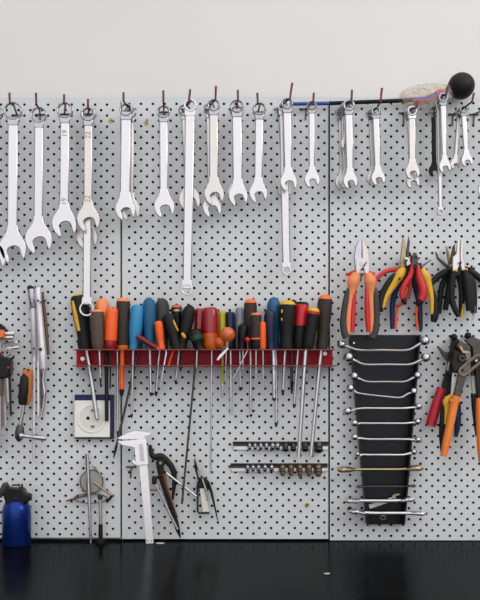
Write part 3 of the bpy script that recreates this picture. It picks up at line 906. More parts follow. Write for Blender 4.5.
# ------------------------------------------------------------------ small tools standing on the bench
single('round_bar', MB().tube([(87.6, 453.5, .012), (89.2, 500, .018), (90.8, CY + 161 * D / (D - .022) + .05, .022)], [1.2, 1.7, 1.3]), M['steel'], 'tall steel rod standing on the bench before the round mirror', 'bar', P(90.8, 542, .022))
single('round_bar', MB().tube([(86.2, 454, .004), (87.2, 496, .008)], .8), M['rust'], 'short brownish rod side by side with the tall steel rod', 'bar', P(87.2, 496, .008))
t = thing('inspection_mirror', 'round dull mirror with folding wire arms behind the tall steel rod', 'mirror', P(91, 503, .006))
link('mirror_disc', MB().cyl((91.5, 481.5, .006), 11.3, .004, 32), M['mirror_disc'], t, .0008)
link('rim', MB().prism(circle(91.5, 481.5, 11.9, 32), .006, .005, inner=circle(91.5, 481.5, 10.9, 32)), M['dsteel'], t)
link('arm', MB().tube([(92.2, 466.6, .009), (94.2, 466.8, .009), (103.2, 478, .009)], .8, 8), M['tan_steel'], t)
a = link('arm', MB().tube([(94.2, 482.4, .011), (112.2, 495.8, .014)], 1.2, 8), M['tan_steel'], t)
link('arm_tip', MB().tube([(112.4, 495.4, .014), (106.6, 502, .012)], 1.4, 8), M['black_steel'], a)
link('arm', MB().tube([(66.2, 501, .008), (89, 494.4, .010)], [.8, 1.1], 8), M['rust'], t)
link('wire_loop', MB().sweep([P(90.5 + 16.5 * math.cos(x), 498.4 + 4.8 * math.sin(x), .007) for x in [2 * math.pi * k / 28 for k in range(29)]], [.5 * S] * 29, 6), M['dsteel'], t)
t = thing('pin_punch', 'short pin punch standing on a dark foot right of the tall steel rod', 'punch', P(100.6, 542, .02))
zt = CY + 161 * D / (D - .02)
link('pin', MB().lathe((100.2, 499, .02), (100.6, 525, .02), [(0, 1.8), (1, 1.7)]), M['chrome2'], t)
link('collar', MB().lathe((100.2, 495, .02), (100.2, 499.4, .02), [(0, 2.4), (.5, 2.6), (1, 2.1)]), M['dsteel'], t)
link('foot', MB().lathe((100.6, 524, .02), (100.6, zt, .02), [(0, 2.1), (.75, 2.3), (.8, 4.8), (1, 5.0)]), M['black_steel'], t)

t = thing('vernier_caliper', 'white metal vernier caliper standing upright and leaning on the board', 'caliper', P(149.8, 543.5, .034))
cd = .034
zt = CY + 161 * D / (D - cd)
link('beam', MB().prism([(136.2, 432.5), (145, 432.2), (153.7, zt - .5), (146.1, zt + .1)], cd, .004), M['caliper'], t, .0008)
link('fixed_jaw', MB().prism([(116.9, 438.4), (127.5, 433), (135, 431), (150.6, 432.6), (150.3, 434.8), (144.6, 436.4), (145, 439), (122, 439.3)], cd + .0005, .006), M['caliper'], t, .0008)
sj = link('sliding_jaw', MB().prism([(117.3, 441.2), (134, 440.2), (146.2, 439.8), (148.6, 464), (136.2, 465.6), (134.4, 447.5), (128, 446), (122, 445)], cd + .001, .0085), M['caliper'], t, .0008)
link('scale_window', MB().prism([(138.6, 444), (142.8, 443.7), (144.6, 461), (140.4, 461.6)], cd + .0056, .0006), M['steel'], sj)
link('thumb_wheel', MB().lathe((132.8, 461, cd), (135.6, 464, cd), [(0, 1.8), (1, 2.2)]), M['caliper'], sj)
for u in (147.6, 151.6):
    link('end_rivet', MB().cyl((u, 540.6, cd + .0022), .6, .0008, 10), M['black_steel'], t)

hook((131, 467), (129.6, 466.6), (127.8, 466.8), 'short dark wire hook beside the caliper beam', tipmat='hook')
t = thing('outside_caliper', 'black outside caliper with a big curved leg behind the vernier caliper', 'caliper', P(173, 500, .018))
link('curved_leg', MB().tube([(150, 445, .016), (151, 452, .016), (154, 457, .016), (161, 456.5, .016), (167, 461, .016), (172.5, 468.5, .016), (174.4, 478, .016), (173.6, 490, .016), (172.6, 500, .016)], [1.6, 2.4, 3, 3.4, 3.2, 3.0, 2.4, 1.8, 1.0], 12, .5, smooth_path=4), M['black_steel'], t)
link('joint', MB().cyl((160.5, 463, .020), 4.6, .008, 18), M['black_steel'], t, .001)
link('straight_leg', MB().tube([(159, 462, .020), (162.6, 480, .020), (174, 515, .020), (177.6, 529, .020), (180.4, 538, .02)], [3.4, 3.4, 2.8, 2.4, .6], 12, .5), M['black_steel'], t)
link('rivet', MB().cyl((160.5, 463, .0245), 1.4, .002, 12), M['tan_steel'], t)
t = thing('dividers', 'pair of dividers with one bright steel leg before the black outside caliper', 'dividers', P(177.5, 530, .028))
link('bright_leg', MB().tube([(154.4, 481.5, .028), (177.4, 529.5, .028)], [1.2, 1.3]), M['steel'], t)
link('hinge', MB().lathe((153.5, 476, .028), (155, 484, .028), [(0, 1.4), (.5, 2.8), (1, 1.8)]), M['black_steel'], t)
link('coppery_leg', MB().tube([(163.6, 474, .026), (166.6, 486, .026), (176.8, 516, .026)], [2.0, 1.2, .9]), M['copper'], t)
link('cross_stub', MB().tube([(147.5, 489.4, .026), (157, 490.4, .026)], .9), M['copper'], t)
link('cross_link', MB().tube([(154.6, 478.5, .027), (163.8, 474.5, .026)], 1.5), M['black_steel'], t)
single('round_bar', MB().tube([(166, 472.8, .0255), (196.4, 496.4, .0195)], [1.2, 1.1]), M['chrome'], 'short bright rod slanting between the outside caliper and the small compass', 'bar', P(196.4, 496.4, .0195))

hook((202, 478), (202, 477), (202, 476), 'short dark wire hook carrying the small compass', tipmat='hook')
t = thing('drawing_compass', 'small dark compass with a white blade right of the outside caliper', 'compass', P(203, 513, .016))
link('body', MB().prism([(196.2, 488), (197, 482), (200.5, 478.6), (206, 478.4), (209.6, 482), (210, 489), (206, 492), (200, 492)], .014, .008), M['black_steel'], t, .0012)
link('upper_leg', MB().tube([(195.4, 459.5, .016), (197, 470, .016), (201, 481, .016)], [1.6, 2.2, 2.4]), M['black_steel'], t)
link('slot', MB().tube([(197.8, 470, .021), (200, 477.5, .021)], .9), M['cream_dark'], t)
link('needle_arm', MB().tube([(195.2, 457.8, .024), (208.8, 498.5, .024)], [1.2, .9]), M['chrome2'], t)
link('frame_leg', MB().tube([(197.4, 488, .014), (197.7, 511.5, .014), (199, 513, .014), (209.4, 513, .014)], 1.1), M['dsteel'], t)
link('blade', MB().prism([(199.6, 488.6), (204, 488.4), (209.2, 511.4), (203, 512)], .020, .0022), M['cream_dark'], t, .0005)
link('pointed_leg', MB().tube([(208.5, 484, .017), (211.4, 492, .017), (217.8, 520.5, .017)], [1.7, 1.4, .5]), M['black_steel'], t)

# ------------------------------------------------------------------ black wrench tray on the right
tray = thing('wrench_tray', 'tapered black plastic wall tray holding the horizontal wrenches', 'tray', P(385, 524, 0))
bk = MB().prism([(349.5, 335), (420, 335), (404, 524), (366.5, 524)], .006, .010)
link('back', bk, M['tray'], tray, .001)
for s in (0, 1):
    o = [(349.5, 335), (351.5, 335), (368.5, 524), (366.5, 524)] if not s else [(418, 335), (420, 335), (404, 524), (402, 524)]
    link('side_wall', MB().prism(o, .0225, .025), M['tray'], tray, .0012)
link('nail', MB().cyl((354, 343, .0115), 1.0, .001, 10), M['chrome'], tray)
WT = [  # left end, right end, shaft height, radius of ends l/r, shaft r, label
    ((341.6, 344.2), (424.6, 340.8), 350.2, 4.4, 5.0, 1.3, 'largest, topmost'),
    ((348.6, 357.2), (425.6, 357.6), 364.6, 5.0, 4.8, 1.4, 'second from the top'),
    ((354.2, 376.2), (417.2, 375.6), 381.8, 4.2, 3.9, 1.2, 'third from the top'),
    ((350.4, 388.2), (413.6, 391.4), 396.2, 3.9, 3.7, 1.1, 'sloping, fourth from the top'),
    ((347.4, 411.4), (418.4, 406.6), 408.2, 4.4, 3.6, 1.2, 'fifth from the top'),
    ((354.4, 423.2), (417.6, 421.8), 423.3, 3.8, 3.6, 1.2, 'sixth from the top'),
    ((354.6, 437.2), (418.0, 440.0), 439.2, 3.6, 3.4, 1.3, 'seventh from the top'),
    ((357.4, 454.4), (413.8, 452.0), 454.8, 2.6, 3.2, 1.3, 'eighth from the top'),
]
for (a, c, v, r0, r1, sr, lb) in WT:
    root = thing('double_ring_wrench', '%s ring wrench lying across the black tray' % lb, 'wrench', P((a[0] + c[0]) / 2, v, .036), 'ring wrenches in the black tray')
    d = .036
    off = .42 if abs(v - a[1]) > 3 else .16
    w = c[0] - a[0]
    sl = (396.2 == v) * 2.0
    link('shaft', MB().tube([(a[0] + 2, a[1] + 1, d), (a[0] + w * .1, a[1] + (v - a[1]) * .55, d), (a[0] + w * .22, v - sl, d + .004), (a[0] + w * .5, v, d + .005), (c[0] - w * .22, v + sl * .7, d + .004), (c[0] - w * .1, c[1] + (v - c[1]) * .55, d), (c[0] - 2, c[1] + 1, d)],
                            [sr * 1.5, sr * 1.15, sr, sr, sr, sr * 1.15, sr * 1.5], 10, 1.4, smooth_path=4), M['chrome2'], root)
    for (e, r, sgn) in ((a, r0, -1), (c, r1, 1)):
        mb = MB()
        hh = .62 if v < 400 else .52
        A, Bp = (e[0] + .1 * sgn, e[1] - r * hh, d - .001), (e[0], e[1] + r * hh, d + .004)
        mb.lathe(A, Bp, [(0, r * .55), (.08, r * .86), (.35, r), (.7, r), (.93, r * .85), (1, r * .6)], 18)
        q = link('ring_end', mb, M['steel'], root)
        link('ring_opening', MB().lathe((e[0], e[1] + r * (hh - .02), d + .0042), (e[0], e[1] + r * (hh + .06), d + .0046), [(0, r * .5), (1, r * .48)], 12), M['black_steel'], q)
for (a, c, r0, sr, mt, lb) in (((337.5, 469.6), (423, 468), 3.6, 1.5, 'tan_steel', 'long tan double open wrench with broad ends, across the lower tray'),
                               ((356, 486.8), (416, 486), 1.2, .8, 'dsteel', 'very thin grey open wrench across the lower tray'),
                               ((345, 500.8), (414.5, 499.4), 2.9, 1.9, 'steel', 'thick steel open wrench, last but one in the tray'),
                               ((349, 511.5), (426, 513.4), 2.6, 2.0, 'steel', 'steel open wrench lying lowest in the tray')):
    root = thing('double_open_wrench', lb, 'wrench', P((a[0] + c[0]) / 2, a[1] + 2, .034), 'open wrenches in the black tray')
    d = .035
    w = c[0] - a[0]
    vm = (a[1] + c[1]) / 2 + (.6 if r0 > 2 else 0)
    link('shaft', MB().tube([(a[0] + w * .16, a[1] * .4 + vm * .6, d), (a[0] + w * .3, vm, d), (c[0] - w * .3, vm, d), (c[0] - w * .16, c[1] * .4 + vm * .6, d)], sr, 8, 1.5), M[mt], root, 0)
    for (e, s) in ((a, 1), (c, -1)):
        mb = MB()
        u = lambda f: e[0] + s * w * f
        for dz in (-.007, .007):      # the two prongs of the open end, seen edge on
            mb.tube([(u(.0), e[1] - (.6 if dz < 0 else -.6), d + dz * .8), (u(.05), e[1] - (.8 if dz < 0 else -.8), d + dz * 1.2), (u(.12), e[1], d + dz * .8)], [r0 * .3, r0 * .75, r0 * .7], 10, 1.0)
        mb.tube([(u(.10), e[1], d), (u(.14), e[1] * .6 + vm * .4, d), (u(.2), vm, d)], [r0 * .9, r0 * .8, sr], 10, 2.2)
        link('open_end', mb, M[mt], root)
root = thing('double_open_wrench', 'small pale open wrench tilted behind the two lowest wrenches of the tray', 'wrench', P(384, 503, .0205), 'open wrenches in the black tray')
link('shaft', MB().prism(along((369, 506.6), (398, 497.4), [(0, 2.3), (24, 1.9)]), .0235, .004), M['cream_dark'], root, .0006)
link('open_end', MB().prism(jaw_outline((396, 498.2), 4.6, 105), .0235, .004), M['tan_steel'], root, .0006)
single('rubber_ring', MB().sweep([P(383 + 2.8 * math.cos(x), 517.6 + 1.9 * math.sin(x), .0118) for x in [2 * math.pi * k / 20 for k in range(21)]], [.6 * S] * 21, 8), M['tan_steel'], 'small pale ring near the bottom of the black tray', 'ring', P(383, 519.5, .0125))


# ------------------------------------------------------------------ pliers
def pl(name, label, loc, cat='pliers', group='pliers on the right panel'):
    return thing(name, label, cat, P(*loc), group)


def handle(root, path, r, d, mt, name='handle', flat=.9, n=4):
    return link(name, MB().tube([(u, v, d) for u, v in path], r, 12, flat, smooth_path=n), M[mt], root)


for (u, v, lb) in ((361.4, 270, 'the orange combination pliers'), (405, 262, 'the yellow and black pliers'), (415, 258, 'the red pliers'), (398, 280, 'the navy pliers'),
                   (459, 264, 'the black flat-nose pliers'), (448, 270, 'the bent-nose pliers'), (470, 268, 'the rear black pliers')):
    hook((u, v), (u + 1.5, v - .8), (u + 1.8, v - 2.5), 'wire hook hidden behind ' + lb, tipmat='hook')
# orange combination pliers
p = pl('combination_pliers', 'big combination pliers with orange, red and grey grips, leftmost pliers', (361, 340, .05))
d = .05
link('jaw', MB().prism([(358.6, 239.5), (361.2, 240.2), (361.2, 256), (362.5, 262), (363.6, 273.5), (357.2, 274), (354.8, 267.8), (353.6, 256.5), (355.6, 246)], d, .012), M['steel'], p, .0014)
link('jaw', MB().prism([(361.8, 240.2), (363.6, 243.3), (367.3, 249), (368.8, 256.5), (369, 273.5), (363.4, 274), (362.2, 262), (361.8, 256)], d, .012), M['chrome2'], p, .0014)
link('body', MB().prism([(356.2, 258.4), (368.8, 258.4), (369.4, 270), (367, 275), (363.2, 268), (361.6, 268), (358, 275), (356, 270)], d + .0062, .002), M['chrome2'], p, .0006)
link('pivot', MB().cyl((361.8, 264, d + .0078), 2.2, .002, 18), M['steel'], p, .0006)
link('cutter', MB().prism([(363, 266), (366.4, 261.5), (367, 262.4), (363.8, 267.5)], d + .0068, .001), M['black_steel'], p)
for s in (0, 1):
    if not s:
        pth = [(357.5, 273), (353.4, 281), (352.2, 289), (350.2, 298), (348.3, 317), (348.3, 334)]
        rr = [3.6, 6.4, 4.4, 3.0, 2.9, 2.6]
        o1 = [(350, 286), (346.8, 296), (343.4, 317), (344, 330), (346.6, 338)]
        o2 = [(355.4, 286), (353.8, 300), (352.8, 318), (352.2, 332)]
        nub = [(345.8, 274.5), (350, 274.0), (355, 271.5)]
    else:
        pth = [(366.8, 273), (370.2, 281), (370.6, 289), (371, 298), (371.9, 317), (371.7, 334)]
        rr = [3.6, 6.4, 4.6, 3.0, 2.7, 2.5]
        o1 = [(374.4, 286), (375.8, 296), (376.5, 317), (375.4, 330), (372, 338)]
        o2 = [(366.4, 283), (366.8, 298), (367.6, 318), (368.6, 332)]
        nub = [(366, 272), (371, 273.6), (374.8, 274.6)]
    g = handle(p, pth, rr, d, 'orange_pale', 'grip', .8)
    link('outer_pad', MB().tube([(u, v, d + .001) for u, v in o1], [1.2, 3.0, 3.2, 3.6, 3.8], 12, .9, smooth_path=4), M['grey_rubber'], g)
    link('inner_pad', MB().tube([(u, v, d + .0005) for u, v in o2], [1.2, 2.3, 2.7, 2.4], 12, .9, smooth_path=4), M['red'], g)
    link('thumb_stop', MB().tube([(u, v, d - .003) for u, v in nub], [1.4, 2.2, 1.8], 10), M['red'], g)
# navy pliers behind
p = pl('cutting_pliers', 'navy-handled pliers with orange stripes hanging behind the yellow ones', (405, 330, .02))
d = .022
link('head', MB().prism([(403, 254), (410, 252), (414, 262), (417, 276), (406, 282), (397, 276)], d, .010), M['black_steel'], p, .0015)
for (nv, og) in (([(406, 276), (397, 287), (392.5, 304), (392.6, 329)], [(397, 308), (396, 318), (395.6, 328.8)]), ([(412, 276), (417, 292), (419.8, 309), (420.4, 330)], [(417.2, 305), (416.2, 317), (418, 329.6)])):
    g = handle(p, nv, [3.2, 3.2, 2.8, 2.3], d, 'navy_grip', 'grip')
    link('grip_stripe', MB().tube([(u, v, d + .003) for u, v in og], 1.3, 8), M['orange_bright'], g)
# arc-handled red pliers behind
p = pl('end_cutters', 'red-handled pliers with one handle arched out to the left, behind the yellow ones', (398, 306, .03))
d = .031
handle(p, [(375.2, 281), (378.4, 277), (384, 272.4), (391, 270), (399, 269.4), (406, 270)], [2.0, 2.2, 2.3, 2.3, 2.3, 2.4], d, 'red_soft')
handle(p, [(406, 271), (410, 284), (408.4, 295), (402, 303), (396.6, 306.4)], [2.4, 2.2, 2.0, 2.0, 1.7], d, 'red_soft')
link('head', MB().prism([(404, 258), (409.5, 256), (411, 266), (408, 273), (403.5, 271)], d, .010), M['tan_steel'], p, .0015)
# yellow long nose
p = pl('long_nose_pliers', 'long-nose pliers with yellow and black handles spread wide', (408, 320, .042))
d = .043
link('jaw', MB().prism([(402.8, 237), (404.6, 240), (405.6, 252), (405.6, 267), (399.8, 267), (400.8, 252)], d, .008), M['tan_steel'], p, .001)
link('jaw', MB().prism([(408.6, 236), (409.4, 244), (408.6, 256), (409.6, 267), (405.6, 267), (406, 252)], d, .008), M['dsteel'], p, .001)
link('pivot_body', MB().prism([(401, 264), (419, 263), (424, 270), (416, 276), (408, 277), (402, 273)], d - .001, .009), M['black_steel'], p, .0015)
link('spike', MB().tube([(419.5, 268, d), (431, 260, d)], [.9, .5], 8), M['dsteel'], p)
for (yl, bl) in (([(404, 268), (400.4, 274), (395.5, 282), (386.6, 296), (382.6, 307.5)], [(396, 274), (390.6, 280), (383.5, 293), (380.4, 304), (380.2, 312)]),
                 ([(421.5, 269), (425.2, 276), (428.2, 284), (431.6, 299), (431.8, 314)], [(426.5, 280), (431.2, 290), (434.8, 304), (434.6, 316), (433.2, 322)])):
    g = handle(p, yl, [3, 4.8, 3.8, 2.8, 2.0], d + .002, 'yellow', 'grip')
    link('outer_pad', MB().tube([(u, v, d) for u, v in bl], [2.2, 3.2, 3.8, 4, 2.8], 12, .8, smooth_path=4), M['black'], g)
# red front pliers
p = pl('mini_pliers', 'small red-handled pliers in front between the yellow handles', (412, 304, .058))
d = .059
link('jaw', MB().prism([(413.4, 252.5), (416.4, 253), (417.6, 262), (419, 268), (411, 268), (411.6, 259)], d, .007), M['dsteel'], p, .001)
link('jaw_plate', MB().prism([(404.6, 257), (408.8, 258), (410.6, 264), (407, 266)], d - .004, .004), M['cream'], p, .0006)
link('pivot', MB().cyl((415, 266.5, d + .004), 2.2, .003, 14), M['black_steel'], p)
for (pth, rr, ext) in (([(412.8, 263), (410.6, 275), (405, 284.5), (402.2, 293), (403, 299)], [1.8, 2.6, 3.0, 3.0, 2.6], [(403, 298), (404, 302), (406, 304.4)]),
                       ([(417.6, 265), (419.2, 277), (423, 289), (422.8, 296), (420.8, 301)], [2, 3.4, 4.4, 4.4, 4.0], [(420.8, 300), (418.8, 304), (417.6, 306.5)])):
    g = handle(p, pth, rr, d, 'red', 'grip')
    link('grip_end', MB().tube([(u, v, d) for u, v in ext], [rr[-1] * .95, rr[-1] * .9, 1.4], 10), M['black'], g)
# black cluster
CL = [
    ('flat_nose_pliers', 'black-handled flat-nose pliers with bright steel jaws, front of the black cluster', .056,
     [([(452.6, 257), (456, 254.4), (457.2, 240.5), (458.4, 240.5), (459.2, 254), (459.6, 264), (456.6, 271), (452, 271)], 'chrome'),
      ([(459.8, 254), (460.8, 239.8), (462.2, 239.8), (462.6, 255), (465.2, 270), (461.4, 271), (460, 264)], 'chrome2')],
     [([(454.6, 270), (452.6, 280), (451.8, 297), (454.4, 308), (458.6, 316.5)], [2.6, 3.2, 3.0, 3.0, 2.2]), ([(464.6, 270), (467, 281), (469, 296), (469.6, 311)], [3, 4.4, 4.6, 3.6])], True),
    ('round_nose_pliers', 'black-handled pliers with one handle arched out to the left', .040,
     [([(452.6, 247), (454.8, 243.8), (454.6, 258), (450.6, 265), (449.4, 262)], 'rust')],
     [([(452, 270), (446, 272), (438, 276.5), (431.4, 283.4)], [3, 3.6, 3.4, 2.8]), ([(457.4, 272), (461, 285), (462, 298), (460.2, 316.8)], [3, 3.2, 3.2, 2.2])], False),
    ('bent_nose_pliers', 'black-handled pliers with a long thin bent beak pointing up left', .026,
     [([(435.2, 251.6), (436.6, 253), (438.4, 257.6), (449.6, 266.4), (448, 269.4), (443, 265), (437, 259)], 'dsteel')],
     [([(449, 269), (445.4, 278), (441.4, 288), (439, 313.6)], [3, 3, 2.9, 2.4]), ([(460, 270), (470.7, 280), (473, 296), (473.6, 313)], [3, 4.2, 4.2, 3.2])], False),
    ('circlip_pliers', 'black-handled pliers with a thin straight tan beak and right handle leaving the picture', .012,
     [([(445.6, 246), (447, 246.6), (449.6, 257), (451.2, 265), (448.8, 266), (447, 257)], 'tan_steel')],
     [([(450.4, 270), (449.4, 283), (445.4, 310)], [3, 3.1, 2.7]), ([(462, 268), (472, 272.4), (480, 278.6), (488, 287)], [3, 3.4, 3.4, 2.8])], False),
]
for (nm, lb, d, jaws, hs, yel) in CL:
    p = pl(nm, lb, (456, 316, d))
    for (o, mt) in jaws:
        link('jaw', MB().prism(o, d, .008), M[mt], p, .001)
    link('joint', MB().prism(circle(456 if d > .03 else 454, 271, 5.2 if d > .03 else 6, 16), d - .0005, .008), M['black_steel'], p, .001)
    for (pth, rr) in hs:
        g = handle(p, pth, rr, d, 'black', 'grip')
    if yel:
        for q in ([(452.6, 270.4), (457, 270.8)], [(463.4, 269.6), (467.4, 270)]):
            link('collar', MB().tube([(u, v, d + .002) for u, v in q], 1.5, 10), M['yellow'], p)
        link('grip_inlay', MB().tube([(463.6, 304, d - .012), (462.4, 312, d - .012), (461.2, 317.6, d - .012)], [1.2, 1.6, 1.1], 8), M['yellow'], p)
single('scribing_pin', MB().tube([(475, 306, .03), (474.4, 312, .03), (472.4, 320.5, .03)], [1.3, 1.1, .5], 8), M['steel'], 'steel pin tip poking out below the black pliers', 'pin', P(472.4, 320, .03))

# water pump pliers group
for (u, v, lb) in ((453.6, 337, 'left black-headed peg above the water pump pliers'), (467.6, 335.6, 'right black-headed peg above the water pump pliers')):
    r = thing('peg_hook', lb, 'hook', P(u, v, 0), 'black pegs')
    link('arm', MB().tube([(u - 2, v + 1, .0015), (u, v, .05)], 1.5), M['black_steel'], r)
    link('knob', MB().ball((u + .4, v, .052), 3.4, segs=14), M['black'], r)
p = pl('cutting_pliers', 'dark pliers with pointed beak, crimson grip and navy grip, behind the water pump pliers', (440, 432, .02))
d = .020
link('jaw', MB().prism([(437.6, 347), (439.6, 347.6), (444, 352), (451, 352.6), (453, 359), (448, 362), (442.6, 356)], d, .010), M['dsteel'], p, .0012)
link('body', MB().prism([(451, 340), (453.6, 337), (458, 339), (463, 352), (463, 372), (457, 386), (450, 396), (441.4, 396), (442, 384), (447.6, 366), (449.4, 352)], d - .002, .010), M['black_steel'], p, .0015)
link('bevel_edge', MB().tube([(451.6, 358, d + .006), (448.6, 364, d + .006), (447.8, 371, d + .006)], 1.0, 8), M['tan_steel'], p)
handle(p, [(441.6, 388), (437.6, 401), (433.6, 415), (430.6, 426)], [4.4, 5.0, 5.4, 5.3], d, 'crimson', 'grip')
handle(p, [(456, 392), (457.6, 408), (457.4, 424), (456, 437)], [3, 3.4, 3.3, 1.8], d, 'navy_grip', 'grip')
p = pl('shank_pliers', 'pliers with pale steel shank and yellow-black grips, behind the orange water pump pliers', (446, 450, .040))
d = .041
link('shank', MB().prism([(452.4, 372.6), (458, 373.4), (456.6, 397), (450.6, 397)], d + .003, .006), M['cream'], p, .0008)
link('hole', MB().cyl((455.2, 375.6, d + .0063), 1.1, .0008, 10), M['hole_shade'], p)
link('head', MB().prism([(451.6, 339), (454, 337), (462, 346), (466, 358), (461, 372), (455, 378), (449, 374), (450, 356)], d - .002, .009), M['black_steel'], p, .0015)
handle(p, [(452, 396), (446.5, 401), (447, 409), (445, 424)], [2.6, 3.8, 3.2, 1.8], d + .002, 'yellow', 'grip')
handle(p, [(446, 398), (443.4, 412), (442, 432), (442.6, 452)], [2.6, 3.2, 3.2, 2.2], d - .001, 'black', 'grip')
p = pl('water_pump_pliers', 'water pump pliers with long orange grip and slotted joint, in front', (444, 458, .058))
d = .060
link('upper_jaw', MB().prism([(456, 345), (460, 341), (470, 346), (470.4, 352), (465.5, 353.4), (461.4, 350.6), (459.8, 352)], d - .004, .011), M['dsteel'], p, .0014)
link('jaw_teeth', MB().prism([(459, 346), (461.6, 346), (463.4, 350.6), (469.6, 351.4), (469, 354), (462.4, 353)], d + .0022, .002), M['tan_steel'], p, .0005)
link('lower_jaw', MB().prism([(464, 340), (470, 337.6), (477, 342), (483, 352), (480, 362), (472, 356), (472, 348)], d - .002, .011), M['dsteel'], p, .0014)
sl = []
t_, n_ = perp((462.5, 372), (478.5, 358.6))
o_, i_ = [], []
for (cx, cy, a0) in ((463.2, 371.4, 90), (478, 359, -90)):
    for k in range(9):
        a = math.radians(a0 + k * 22.5)
        for L, r in ((o_, 5.4), (i_, 2.3)):
            L.append((cx + r * (t_[0] * math.cos(a) + n_[0] * math.sin(a)), cy + r * (t_[1] * math.cos(a) + n_[1] * math.sin(a))))
link('slotted_joint', MB().prism(o_, d + .004, .006, inner=i_), M['dull_tan'], p, .001)
link('slot_pin', MB().ball((476, 361, d + .003), 2.1), M['steel'], p)
link('pivot', MB().prism(circle(461.9, 358.3, 3.2, 18), d + .003, .006, inner=circle(461.9, 358.3, 1.5, 18)), M['dsteel'], p, .0006)
link('web', MB().prism([(454, 350), (464, 353), (466.5, 364), (460, 372), (453.6, 372), (452, 362)], d - .004, .008), M['black_steel'], p, .001)
link('shank', MB().prism([(458.8, 369), (466.4, 375.6), (463, 386), (459.4, 399), (452.6, 398), (456, 383)], d, .008), M['dsteel'], p, .0012)
g = handle(p, [(456, 396), (454.4, 403), (450.2, 424), (446, 444), (443.6, 456.4)], [4.4, 4.2, 4.2, 4.0, 3.4], d, 'orange_grip', 'grip', 1.0)
link('guard', MB().tube([(450, 401, d), (455, 400.4, d + .002), (459.8, 400.6, d)], [2.0, 3.6, 2.4], 12), M['orange_grip'], g)
p = pl('water_pump_pliers', 'orange-handled water pump pliers cut off by the right edge', (480, 465, .052))
link('shank', MB().prism([(470.4, 374), (475.6, 371), (477.6, 394), (472.6, 396)], .03, .008), M['cream'], p, .001)
link('arm', MB().prism([(474, 362), (484, 362), (485, 400), (477, 400)], .044, .010), M['black_steel'], p, .0015)
link('head', MB().prism([(466, 337), (470, 335.6), (480, 340), (490, 346), (494, 362), (480, 374), (471, 376), (471, 352)], .034, .010), M['dsteel'], p, .0015)
handle(p, [(479.4, 398), (480, 420), (481, 445), (482, 462)], [3.6, 4.2, 4.2, 3.4], .05, 'orange_grip', 'grip', 1.0)
handle(p, [(473.6, 393), (475.2, 410), (477.6, 436)], [3.0, 3.4, 2.4], .028, 'navy', 'grip', 1.0)

# ------------------------------------------------------------------ crumbs on the bench
def bench_pt(u, v):
    dd = D - D * (ZB - CY) / (v - CY)
    return Vector((P(u, v, dd).x, -dd, 0))


for (u, v, a, c, lb) in ((327, 574, .006, .003, 'tiny white crumb on the bench below the right board seam'), (160, 543.6, .011, .005, 'small pale scrap on the bench at the foot of the dividers')):
    q = bench_pt(u, v)
    mb = MB()
    n = 9
    s = len(mb.v)
    for z in (-.0001, .0016):
        for k in range(n):
            x = 2 * math.pi * k / n
            rr = random.uniform(.7, 1.1)
            mb.v.append(q + Vector((a * rr * math.cos(x), c * rr * math.sin(x), z)))
    for k in range(n):
        l = (k + 1) % n
        mb.face((k, l, n + l, n + k))
    mb.face(list(range(n))[::-1])
    mb.face([n + k for k in range(n)])
    single('paper_scrap', mb, M['paper'], lb, 'scrap', q)

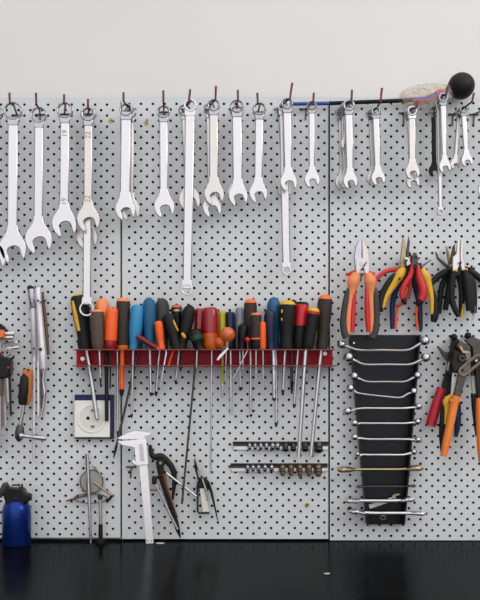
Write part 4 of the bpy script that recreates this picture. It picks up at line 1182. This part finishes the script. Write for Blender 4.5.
# ------------------------------------------------------------------ light
w = bpy.data.worlds.new('room_light')
scene.world = w
w.use_nodes = True
nt = w.node_tree
bg = nt.nodes['Background']
tc = nt.nodes.new('ShaderNodeTexCoord')
sx = nt.nodes.new('ShaderNodeSeparateXYZ')
rp = nt.nodes.new('ShaderNodeValToRGB')
mr = nt.nodes.new('ShaderNodeMapRange')
mr.inputs['From Min'].default_value = -1
mr.inputs['From Max'].default_value = 1
nt.links.new(tc.outputs['Generated'], sx.inputs[0])
nt.links.new(sx.outputs['Z'], mr.inputs['Value'])
nt.links.new(mr.outputs['Result'], rp.inputs['Fac'])
cr = rp.color_ramp
cr.elements[0].position = 0.30
cr.elements[0].color = (.16, .16, .17, 1)
cr.elements[1].position = 0.62
cr.elements[1].color = (1.0, .99, .985, 1)
e = cr.elements.new(0.45)
e.color = (.72, .72, .73, 1)
# world dimmed towards both sides, added so metal edges reflect darker
ab = nt.nodes.new('ShaderNodeMath')
ab.operation = 'ABSOLUTE'
nt.links.new(sx.outputs['X'], ab.inputs[0])
sd = nt.nodes.new('ShaderNodeMapRange')
sd.interpolation_type = 'SMOOTHSTEP'
sd.inputs['From Min'].default_value = .30
sd.inputs['From Max'].default_value = .85
sd.inputs['To Min'].default_value = 1.0
sd.inputs['To Max'].default_value = .28
nt.links.new(ab.outputs[0], sd.inputs['Value'])
mx = nt.nodes.new('ShaderNodeVectorMath')
mx.operation = 'SCALE'
nt.links.new(rp.outputs['Color'], mx.inputs[0])
nt.links.new(sd.outputs['Result'], mx.inputs['Scale'])
nt.links.new(mx.outputs[0], bg.inputs['Color'])
bg.inputs['Strength'].default_value = 1.4

win = bpy.data.lights.new('window_daylight', 'AREA')
win.shape = 'RECTANGLE'
win.size = 1.8
win.size_y = 1.6
win.energy = 34
win.color = (1.0, .98, .96)
lo = bpy.data.objects.new('window_daylight', win)
COL.objects.link(lo)
lo.location = (2.5, -1.9, 2.3)
lo.rotation_euler = (Vector((0.0, 0, 0.5)) - Vector(lo.location)).to_track_quat('-Z', 'Y').to_euler()

# ------------------------------------------------------------------ camera
cam = bpy.data.cameras.new('camera')
cam.sensor_fit = 'VERTICAL'
cam.sensor_height = 36
cam.lens = 36 * D / (600 * S)
cam.shift_x = (240 - CX) / 600
cam.shift_y = (CY - 300) / 600
co = bpy.data.objects.new('camera', cam)
COL.objects.link(co)
co.location = ((CX - 240) * S, -D, (ZB - CY) * S)
co.rotation_euler = (math.radians(90), 0, 0)
scene.camera = co
vs = scene.view_settings
vs.view_transform = 'Standard'
vs.look = 'None'
vs.gamma = 1
vs.use_curve_mapping = False
vs.exposure = 0.11
